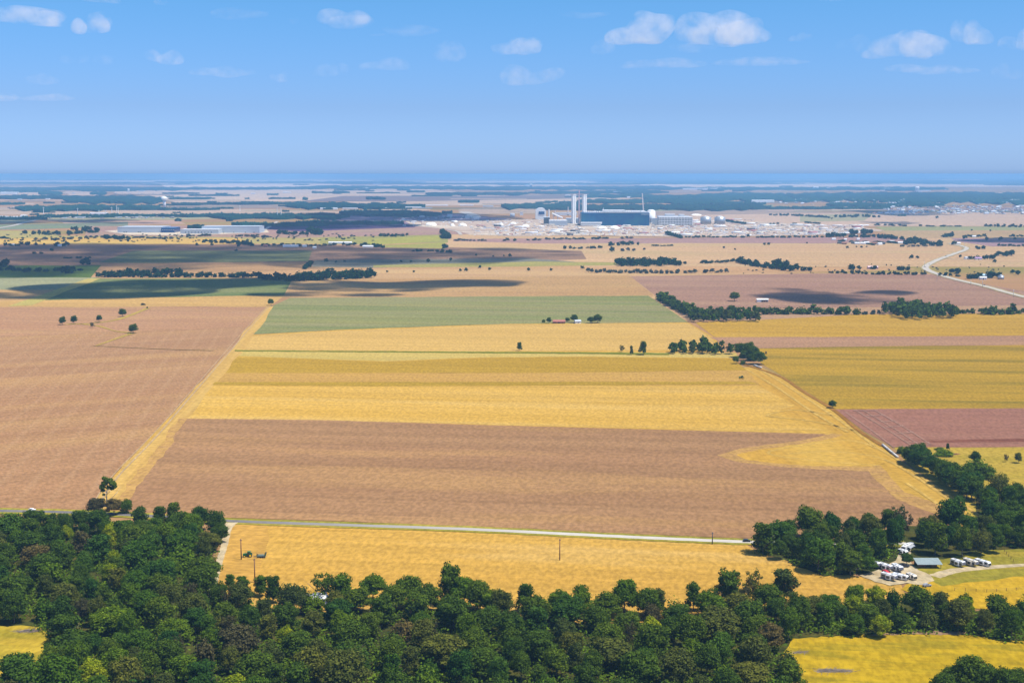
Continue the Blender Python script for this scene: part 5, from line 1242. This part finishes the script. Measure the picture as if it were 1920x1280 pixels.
for k in range(5): m.tube((-1.1 + k * 0.7, -1.2, 0.9), (-0.7 + k * 0.6, -0.9, 2.1), 0.16, 0.1, 6); m.tube((-1.1 + k * 0.7, 1.2, 0.9), (-0.9 + k * 0.6, 0.9, 2.0), 0.16, 0.1, 6)
m.box(-1.0, 2.0, -0.9, 0.9, 1.0, 1.5, 0.1); m.build('folded_centre', IT, e)
for s in (-1, 1):
    m = MB()
    for k in range(3): m.tube((2.3 + k * 0.25, s * 1.25, 0.8), (2.7 + k * 0.42, s * 1.1, 3.0 - k * 0.15), 0.17, 0.12, 6)
    for k in range(2): m.tube((-1.2 - k * 0.3, s * 1.25, 0.8), (-1.9 - k * 0.25, s * 1.1, 2.1 - k * 0.2), 0.16, 0.1, 6)
    m.tube((2.5, s * 1.2, 1.9), (3.3, s * 1.15, 1.9), 0.1, n=6)
    m.build('wing', IG if s < 0 else DARKGREY, e)
for s in (-1, 1):
    for x in (0.3, 1.3): MB().tube((x, s * 1.35, 0.42), (x, s * 1.6, 0.42), 0.42, n=16).build('wheel', BLACK, e)
m = MB()
for k in range(9): m.tube((-1.3 + k * 0.55, -0.9, 0.75), (-1.2 + k * 0.55, -0.9, 0.15), 0.06, n=5); m.tube((-1.1 + k * 0.55, 0.9, 0.75), (-1.0 + k * 0.55, 0.9, 0.15), 0.06, n=5)
m.build('tine_row', STEEL, e)

# ------------------------------------------------------------------ trailers of the camp site
RVW = plain('trailer_white', (0.66, 0.66, 0.65), 0.35, 0.03)
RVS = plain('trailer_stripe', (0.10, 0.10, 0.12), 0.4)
RVB = plain('trailer_beige', (0.62, 0.56, 0.46), 0.4)
AWN = plain('awning_grey', (0.30, 0.32, 0.35), 0.7)
def travel_trailer(px, py, L, rz, label, kind='fifth', wall=RVW, group='travel trailers on the gravel site'):
    e = thing('travel_trailer', label, 'trailer', G(px, py), rz, group)          # front towards +x
    W = 1.25; z0 = 0.75; Ht = 3.7 if kind == 'fifth' else 3.1
    if kind == 'fifth':
        prof = [(-L / 2, z0), (L / 2 - 2.6, z0), (L / 2 - 2.5, 1.9), (L / 2 - 0.1, 1.95), (L / 2, 2.3), (L / 2 - 0.35, Ht - 0.25), (L / 2 - 0.9, Ht), (-L / 2 + 0.1, Ht - 0.1), (-L / 2, Ht - 0.3)]
    else:
        prof = [(-L / 2, z0), (L / 2 - 0.3, z0), (L / 2, 1.3), (L / 2 - 0.15, Ht - 0.6), (L / 2 - 0.7, Ht), (-L / 2 + 0.1, Ht), (-L / 2, Ht - 0.2)]
    MB().prism(prof, 'y', -W, W).build('body', wall, e)
    MB().box(-L / 2 + 0.2, L / 2 - 3.0, -W - 0.02, -W - 0.005, z0 + 0.1, z0 + 0.75).box(-L / 2 + 0.2, L / 2 - 3.0, W + 0.005, W + 0.02, z0 + 0.1, z0 + 0.75).build('stripe', RVS, e)
    MB().box(-L * 0.12, L * 0.2, -W - 0.75, -W - 0.03, z0 + 0.25, Ht - 0.45, 0.05).build('slide_out', wall, e)
    for x in (-0.36, -0.25, 0.30): MB().box(L * x - 0.75, L * x + 0.75, -W - 0.05, -W - 0.022, 1.6, 2.75).build('window', GLASS_D, e)
    MB().box(-L * 0.07, L * 0.14, -W - 0.8, -W - 0.755, 1.5, 2.75).build('window', GLASS_D, e)
    if kind == 'fifth': MB().prism([(L / 2 + 0.01, 2.3), (L / 2 - 0.09, 1.96), (L / 2 - 0.0, 1.93), (L / 2 + 0.1, 2.3), (L / 2 - 0.28, Ht - 0.3), (L / 2 - 0.34, Ht - 0.3)], 'y', -W + 0.05, W - 0.05).build('front_cap_shade', RVS, e)  # dark front cap; its tone paints in the shade on the nose
    else: MB().prism([(L / 2 + 0.01, 1.35), (L / 2 + 0.06, 1.35), (L / 2 - 0.1, Ht - 0.7), (L / 2 - 0.14, Ht - 0.7)], 'y', -W + 0.1, W - 0.1).build('front_window', GLASS_D, e)
    MB().box(L * 0.22, L * 0.22 + 0.7, W + 0.022, W + 0.05, 0.9, 2.8).build('door', PALE_GREY, e)
    for x in (-0.3, -0.05, 0.1): MB().box(L * x - 0.55, L * x + 0.55, W + 0.022, W + 0.05, 1.85, 2.6).build('window', GLASS_D, e)
    MB().box(-L / 2 - 0.03, -L / 2 - 0.005, -0.7, 0.7, 1.8, 2.7).build('window', GLASS_D, e)
    MB().prism([(W + 0.05, Ht - 0.6), (W + 1.9, Ht - 1.15), (W + 1.9, Ht - 1.1), (W + 0.05, Ht - 0.5)], 'x', -L * 0.3, L * 0.18).build('awning', AWN, e)
    for x in (-0.18, 0.2): MB().box(L * x - 0.5, L * x + 0.5, -0.4, 0.4, Ht - 0.08, Ht + 0.28, 0.06).build('air_conditioner', PALE_GREY, e)
    MB().box(L * -0.33, L * -0.33 + 0.5, -0.3, 0.2, Ht - 0.08, Ht + 0.12).build('roof_vent', STEEL, e)
    for s in (-1, 1):
        for x in (-0.16, -0.07): MB().tube((L * x, s * (W - 0.3), 0.38), (L * x, s * (W - 0.03), 0.38), 0.38, n=14).build('wheel', BLACK, e)
    MB().box(L / 2 - 2.2, L / 2 - 2.0, -0.8, -0.65, 0, 1.9).box(L / 2 - 2.2, L / 2 - 2.0, 0.65, 0.8, 0, 1.9).build('landing_leg', DARKGREY, e)
    return e
AZ = -1.0
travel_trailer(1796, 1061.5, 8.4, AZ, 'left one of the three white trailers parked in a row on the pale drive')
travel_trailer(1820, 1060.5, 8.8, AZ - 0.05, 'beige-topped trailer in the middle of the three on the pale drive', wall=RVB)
travel_trailer(1842.5, 1060, 9.0, AZ, 'shorter greyish trailer at the right end of the three on the pale drive', 'travel')
travel_trailer(1599, 1067, 7.2, AZ, 'leftmost trailer peeking out from the trees, dark window side', 'travel')
travel_trailer(1623, 1065.5, 6.0, AZ + 0.25, 'small yellowish trailer nearly hidden in the trees', 'travel', wall=RVB)
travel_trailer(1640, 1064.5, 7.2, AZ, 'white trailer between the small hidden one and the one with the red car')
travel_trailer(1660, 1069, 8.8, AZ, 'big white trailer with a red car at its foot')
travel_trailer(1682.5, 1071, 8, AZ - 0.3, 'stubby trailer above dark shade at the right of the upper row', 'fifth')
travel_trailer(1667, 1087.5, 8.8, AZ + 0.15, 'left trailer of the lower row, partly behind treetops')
travel_trailer(1688, 1086.5, 8.4, AZ + 0.25, 'long trailer with windows in the middle of the lower row', 'travel')
travel_trailer(1709, 1086, 6.0, AZ - 0.15, 'short trailer at the right end of the lower row', 'travel', wall=RVB)
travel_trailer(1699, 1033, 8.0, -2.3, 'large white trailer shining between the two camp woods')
travel_trailer(1703, 1028, 7.2, -2.6, 'second white trailer just behind the large one between the woods', 'travel')
travel_trailer(1693, 1040, 5.6, AZ, 'low pale trailer at the foot of the two in the tree gap', 'travel')
def car(px, py, rz, paint, label, pickup=False):
    e = thing('parked_car' if not pickup else 'pickup_truck', label, 'car' if not pickup else 'truck', G(px, py) + Vector((0, 0, 0.38)), rz)
    if pickup: MB().prism([(-2.7, .45), (2.7, .45), (2.75, 1.0), (1.4, 1.15), (0.9, 1.8), (-0.5, 1.8), (-0.7, 1.15), (-2.7, 1.15)], 'y', -0.95, 0.95).build('body', paint, e)
    else: MB().prism([(-2.2, .4), (2.2, .4), (2.25, .85), (1.1, 1.0), (0.5, 1.5), (-1.3, 1.5), (-2.1, 1.0)], 'y', -0.9, 0.9).build('body', paint, e)
    MB().box(-1.1 if not pickup else -0.4, 0.55, -0.93 if not pickup else -0.98, 0.93 if not pickup else 0.98, 1.15, 1.42).build('side_windows', GLASS_D, e)
    for s in (-1, 1):
        for x in (-1.4, 1.4): MB().tube((x, s * 0.72, 0.34), (x, s * 0.97, 0.34), 0.35, n=14).build('wheel', BLACK, e)
car(1661, 1075, AZ, RED, 'small red car in front of the big white trailer')
car(1738, 1100, 0.3, plain('car_grey', (0.3, 0.31, 0.33), 0.4), 'grey car hidden at the edge of the treetops by the gravel yard')
car(1695, 1064, 0.1, plain('car_dark', (0.04, 0.04, 0.05), 0.4), 'dark pickup in the gravel yard beside the small tree', True)
car(195, 950, 0.4, plain('car_blue', (0.02, 0.03, 0.08), 0.4), 'dark vehicle under the tall lanky tree', True)
car(60, 958, 0.0, plain('car_white2', (0.75, 0.75, 0.75), 0.4), 'white van-like car on the road at the far left')
car(1400, 1016, 0.0, plain('car_dk2', (0.04, 0.05, 0.06), 0.4), 'dark car on the road where it enters the camp wood')
for i, (x, y, l) in enumerate([(1845, 535.5, 'dark car on the highway straight'), (1773.5, 481, 'dark car on the upper highway curve'), (1805, 468.5, 'dark truck at the highway top bend'), (1734, 501, 'dark car in the tight highway curve')]):
    car(x, y, -0.4, BLACK, l, True)
    bpy.data.objects[-1] if False else None
# metal-roofed shelter
e = thing('open_shelter', 'open shelter with blue-grey metal roof beside the gravel yard', 'shelter', G(1743, 1066.5), 0.0)
MB().prism([(-0.6, 2.6), (7.4, 3.9), (7.4, 4.05), (-0.6, 2.75)], 'x', -6.8, 6.8).build('roof', TEAL_ROOF, e)
for x in (-6, -2, 2, 6):
    for y, hz in ((0, 2.65), (6.8, 3.75)): MB().box(x - .12, x + .12, y - .12, y + .12, 0, hz).build('post', DARKGREY, e)
MB().box(-6.2, 6.2, 6.95, 7.1, 0, 3.7).build('back_wall', DARKGREY, e); MB().box(-5.2, -1.2, 2.5, 5.5, 0, 1.8, 0.1).box(1.5, 4.8, 2.5, 5, 0, 1.5, 0.1).build('stored_goods', RUST, e)
house('house', 'white house with bluish walls glimpsed through the bottom wood edge', 590, 1132, 11, 8, 3.5, 0.5, plain('bluish_white', (0.6, 0.68, 0.78)), OFFWHITE)
house('house', 'pale roofed house glimpsed in the left wood below the road junction', 332, 1000, 12, 8, 3.5, 0.3, BEIGE, OFFWHITE)
e = thing('rusty_shelter', 'low rusty lean-to at the near end of the grove', 'shelter', G(1389, 681.5)); MB().box(-3.5, 3.5, 0, 4, 2.4, 2.6).build('roof', RUST, e)
for x in (-3.2, 3.2): MB().box(x - .1, x + .1, 0.1, 0.3, 0, 2.4).build('post', RUST, e)
for x, y, w, l, mt in [(1878, 968, 6, 'small white trailer roof showing in the right edge wood', WHITE), (1907, 969, 7, 'small teal-white shed roof in the right edge wood', plain('teal_white', (0.55, 0.75, 0.75)))]:
    house('small_shed', l, x, y, w, 4, 3.2, 0.0, mt, mt, door=False)
# long pale pipes lying by the lane
def pipe(pts, rad, label):
    W = [G(*p) for p in pts]; base = W[0]
    e = thing('irrigation_pipe', label, 'pipe', base)
    for k in range(len(W) - 1):
        a, b = W[k] - base + Vector((0, 0, rad + 0.4)), W[k + 1] - base + Vector((0, 0, rad + 0.4))
        MB().tube(a, b, rad, n=12).build('pipe_length', plain('pipe_pale', (0.56, 0.54, 0.50), 0.5) if k == 0 else bpy.data.materials['pipe_pale'], e, True)
    MB().box(-1, 1, -1, 1, 0, 1.2, 0.2).build('end_box', BEIGE, e)
pipe([(1655, 836), (1664, 843.5), (1673, 851), (1683, 859)], 0.8, 'long pale pipe lying along the lane above the diagonal trees')
pipe([(1414, 686), (1421, 689), (1428, 691)], 0.8, 'short pale pipe lying at the foot of the grove')
# brush pile, debris
def brush(px, py, w, d, n, label, mat):
    r = random.Random(px); m = MB()
    for k in range(n):
        a = r.gauss(0, w / 3.2), r.gauss(0, d / 3); th = r.gauss(0.1, 0.5); l = r.uniform(1.0, 3.4)
        m.tube((a[0] - l * math.cos(th), a[1] - l * math.sin(th), 0.15), (a[0] + l * math.cos(th), a[1] + l * math.sin(th), r.uniform(0.3, 1.1)), 0.13, 0.05, 5)
    tag(m.build('brush_pile', mat, loc=G(px, py)), label, 'brush pile')
GRB = plain('dead_wood', (0.20, 0.16, 0.13), 0.9, 0.3)
brush(1553, 1258, 9, 3, 120, 'grey pile of dead branches lying in the right yellow clearing', GRB)
brush(1578, 1259, 9, 1.2, 30, 'thin trail of twigs running right from the branch pile', GRB)
brush(52, 1184, 8, 2.2, 90, 'grey heap of branches at the top of the left clearing', GRB)
brush(1790, 852, 5, 1.5, 30, 'brown scrub by the bare patch in the pasture', RUST)
brush(1497, 1224, 5, 1.5, 30, 'fallen branches at the left tip of the right clearing', GRB)
# fences
def fence(pts, gap, label, hgt=1.3):
    W = [G(*p) for p in pts]; base = W[0]; e = thing('fence', label, 'fence', base)
    wires = MB()
    for k in range(len(W) - 1):
        a, b = W[k] - base, W[k + 1] - base; n = max(2, int((b - a).length / gap))
        for j in range(n):
            p = a.lerp(b, j / n); MB().tube(p + Vector((0, 0, .3)), p + Vector((0, 0, hgt + .7)), 0.11, n=6).build('post', POLE, e)
        for z in (0.9, 1.4, 1.8): wires.tube(a + Vector((0, 0, z)), b + Vector((0, 0, z)), 0.015, n=4)
    wires.build('wire', DARKGREY, e)
fence([(1790, 1108), (1850, 1111), (1960, 1104)], 5, 'thin wire fence crossing the golden strip behind the wood')
fence([(1883, 1035), (1904, 1059)], 4, 'dark fence running down the green paddock')

# ------------------------------------------------------------------ clouds
def cloud_mat():
    m, nt, N, L, out = new_mat('cloud_vapour')
    g = N.new('ShaderNodeNewGeometry'); oi = N.new('ShaderNodeObjectInfo')
    n = noise(nt, g.outputs['Position'], 0.0052, 6, 0.66)
    d = ramp(nt, n, 0.43, 0.76, 0, 1)
    mu = N.new('ShaderNodeMath'); mu.operation = 'MULTIPLY'; L.new(d, mu.inputs[0]); L.new(oi.outputs['Alpha'], mu.inputs[1])
    m2 = N.new('ShaderNodeMath'); m2.operation = 'MULTIPLY'; L.new(mu.outputs[0], m2.inputs[0]); m2.inputs[1].default_value = 0.009
    v = N.new('ShaderNodeVolumePrincipled'); v.inputs['Color'].default_value = (1.0, 0.985, 1.0, 1); v.inputs['Anisotropy'].default_value = 0.0
    L.new(m2.outputs[0], v.inputs['Density']); L.new(v.outputs[0], out.inputs['Volume'])
    return m
CLM = cloud_mat()
_ico = None
def cloud(center, w, d, h, alpha, label, seed, group, puffs=7):
    """one lumpy closed body: a fine sphere pushed out by overlapping puffs"""
    global _ico
    if _ico is None:
        bm = bmesh.new(); bmesh.ops.create_icosphere(bm, subdivisions=5, radius=1.0)
        _ico = (np.array([v.co for v in bm.verts]), np.array([[v.index for v in f.verts] for f in bm.faces])); bm.free()
    V, F = _ico; r = np.random.default_rng(seed)
    c = [np.array((r.uniform(-.75, .75), r.uniform(-.5, .5), 0)) for _ in range(puffs)]
    rad = np.zeros(len(V)) + 0.12
    for k, ci in enumerate(c):
        s = r.uniform(0.28, 0.5) * (1 - 0.35 * abs(ci[0])); cc = ci + np.array((0, 0, r.uniform(0.0, 0.35)))
        # distance from the origin to the puff along each direction
        b = V @ cc; disc = b * b - (cc @ cc - s * s)
        hit = np.where(disc > 0, b + np.sqrt(np.maximum(disc, 0)), 0)
        rad = np.maximum(rad, hit)
    for f_, a_ in ((4, 0.08), (9, 0.04), (17, 0.018)):
        ph = r.uniform(0, 6.28, (3,)); dr = r.normal(size=(3, 3))
        rad = rad * (1 + a_ * np.sin(f_ * (V @ dr[0]) + ph[0]) + a_ * np.sin(f_ * (V @ dr[1]) + ph[1]))
    P = V * rad[:, None]
    P[:, 2] = np.where(P[:, 2] < -0.06, -0.06 + (P[:, 2] + 0.06) * 0.25, P[:, 2])
    # relax so that the creases between the puffs stay soft
    E = np.concatenate([F[:, [0, 1]], F[:, [1, 2]], F[:, [2, 0]]])
    for _ in range(14):
        S = np.zeros_like(P); N_ = np.zeros(len(P)); np.add.at(S, E[:, 0], P[E[:, 1]]); np.add.at(S, E[:, 1], P[E[:, 0]]); np.add.at(N_, E[:, 0], 1); np.add.at(N_, E[:, 1], 1)
        P = 0.5 * P + 0.5 * S / N_[:, None]
    P = (P - (P.max(0) + P.min(0)) / 2 * np.array((1, 1, 0))) / (P.max(0) - P.min(0)) * np.array((w, d, h))
    o = link_mesh('cloud', mesh_np('cloud', P, F, smooth=True), [CLM]); o.location = center; o.color = (1, 1, 1, alpha)
    return tag(o, label, 'cloud', group)

CB = 1500.0      # cloud base
def sky_cloud(px, py, wpx, hpx, alpha, label, seed, puffs=7):
    el = (V0 - py - hpx * 0.0) / FPX; Z = (CB - H) / max(el, 0.01)
    X = (px - 960) / FPX * Z; w = 1.08 * wpx / FPX * Z; h = 1.2 * hpx / FPX * Z
    cloud((X, Z, CB), w, min(w, 900), h, 0.42 * alpha ** 1.2, label, seed, 'clouds in the visible sky', puffs)
for i, a in enumerate([(68, 50, 145, 26, 1.0, 'long low white cloud at the far left of the sky'), (190, 66, 85, 34, 1.0, 'bright sloping cloud second from the left'), (210, 14, 70, 16, .55, 'faint cloud cut by the top edge at the left'), (318, 18, 30, 10, .35, 'small faint smudge of cloud near the top at the left'),
        (322, 123, 62, 24, .6, 'small oval cloud low in the left sky'), (208, 125, 36, 15, .35, 'faint wisp left of the small oval cloud'), (155, 122, 55, 14, .2, 'very faint streak at the left'), (90, 160, 60, 18, .22, 'thin slanting wisp low at the left'), (430, 145, 110, 16, .3, 'long faint streak left of the middle'), (534, 156, 38, 17, .42, 'small pale puff at the end of the long streak'),
        (563, 53, 24, 10, .3, 'tiny pale puff near the top left of the middle'), (655, 55, 95, 26, .75, 'flat cloud with a knob on its left end'), (628, 145, 70, 22, .28, 'faint round haze cloud below the flat one'), (725, 134, 90, 20, .25, 'faint wide cloud right of the round haze cloud'), (842, 115, 66, 34, .4, 'soft round cloud left of the centre line'), (970, 104, 92, 28, .65, 'broken cloud with bright top near the centre'),
        (998, 160, 115, 32, .38, 'pinkish faint cloud low near the centre'), (1195, 82, 120, 50, .95, 'white heaped cloud left of the biggest one'), (1128, 104, 44, 26, .5, 'small puff at the lower left of the heaped cloud'), (1350, 84, 170, 60, 1.0, 'biggest brightest cloud right of the centre'), (1490, 82, 40, 14, .5, 'small bright bar right of the biggest cloud'), (1290, 100, 90, 16, .25, 'faint veil under the biggest cloud'),
        (1530, 10, 90, 18, .4, 'faint cloud cut by the top edge at the right'), (1685, 108, 140, 46, .6, 'ragged triangular cloud in the right sky'), (1803, 84, 78, 40, .85, 'compact dome-shaped cloud in the right sky'), (1905, 92, 90, 60, 1.0, 'cloud cut by the right edge'), (1585, 105, 60, 30, .18, 'very faint cloud left of the triangular one'), (1870, 150, 60, 24, .2, 'dim low smudge of cloud at the right'), (870, 3, 70, 10, .25, 'faint cloud at the very top centre'), (60, 190, 170, 12, .3, 'faint low streak in the far left sky'), (450, 40, 120, 10, .25, 'faint thin wisp high at the left'), (760, 70, 130, 10, .25, 'thin veil high in the middle'), (1090, 40, 90, 10, .25, 'thin veil above the heaped cloud'), (1420, 125, 170, 12, .3, 'faint streak below the small bright bar'), (1730, 140, 170, 12, .3, 'faint streak under the triangular cloud'), (1240, 130, 150, 12, .3, 'faint streak below the biggest cloud')]):
    sky_cloud(*a, seed=100 + i, puffs=5 + i % 4)
# clouds overhead, out of the picture, whose shade lies on the fields
def shade_cloud(x0, y0, x1, y1, alpha, seed, label, h=110):
    a, b = G((x0 + x1) / 2, y1), G((x0 + x1) / 2, y0); c = (a + b) / 2
    w = (x1 - x0) * mp((y0 + y1) / 2); d = (b - a).length
    k = CB / sd.z
    cloud((c.x + sd.x * k, c.y + sd.y * k, CB), w * 1.15, d * 1.3, h * 1.7, alpha * 6.5, label, seed, 'clouds above the fields', 9)
for i, (x0, y0, x1, y1, al) in enumerate([(90, 526, 560, 556, 3.2), (-120, 551, 210, 562, 1.8), (545, 527, 970, 546, 2.0), (500, 549, 760, 556, 1.4), (-200, 462, 600, 512, 0.55), (560, 468, 1100, 500, 0.6), (1440, 544, 1740, 568, 2.0), (440, 421, 770, 430, 2.0), (560, 400, 960, 416, 1.6), (1640, 396, 1760, 404, 1.2), (1830, 447, 2100, 456, 2.0), (-100, 412, 330, 420, 1.0), (1640, 416, 1720, 420, 1.5)]):
    shade_cloud(x0, y0, x1, y1, al, 300 + i, f"flat cloud above the fields, {['shading the dark green strip', 'shading the left tan field', 'shading the middle tan field', 'small, near the field lane', 'shading the left plain', 'shading the plain before the factory', 'shading the pinkish field', 'beyond the warehouses', 'above the dark yard', 'near the right suburb', 'right of the highway', 'above the left road', 'beside the right suburb'][i]}", h=130)

# ------------------------------------------------------------------ haze
m = MB().box(-90500, 90500, -2100, 130500, -1.2, 211.5)
hz = m.build('haze', hm); tag(hz, kind='stuff')
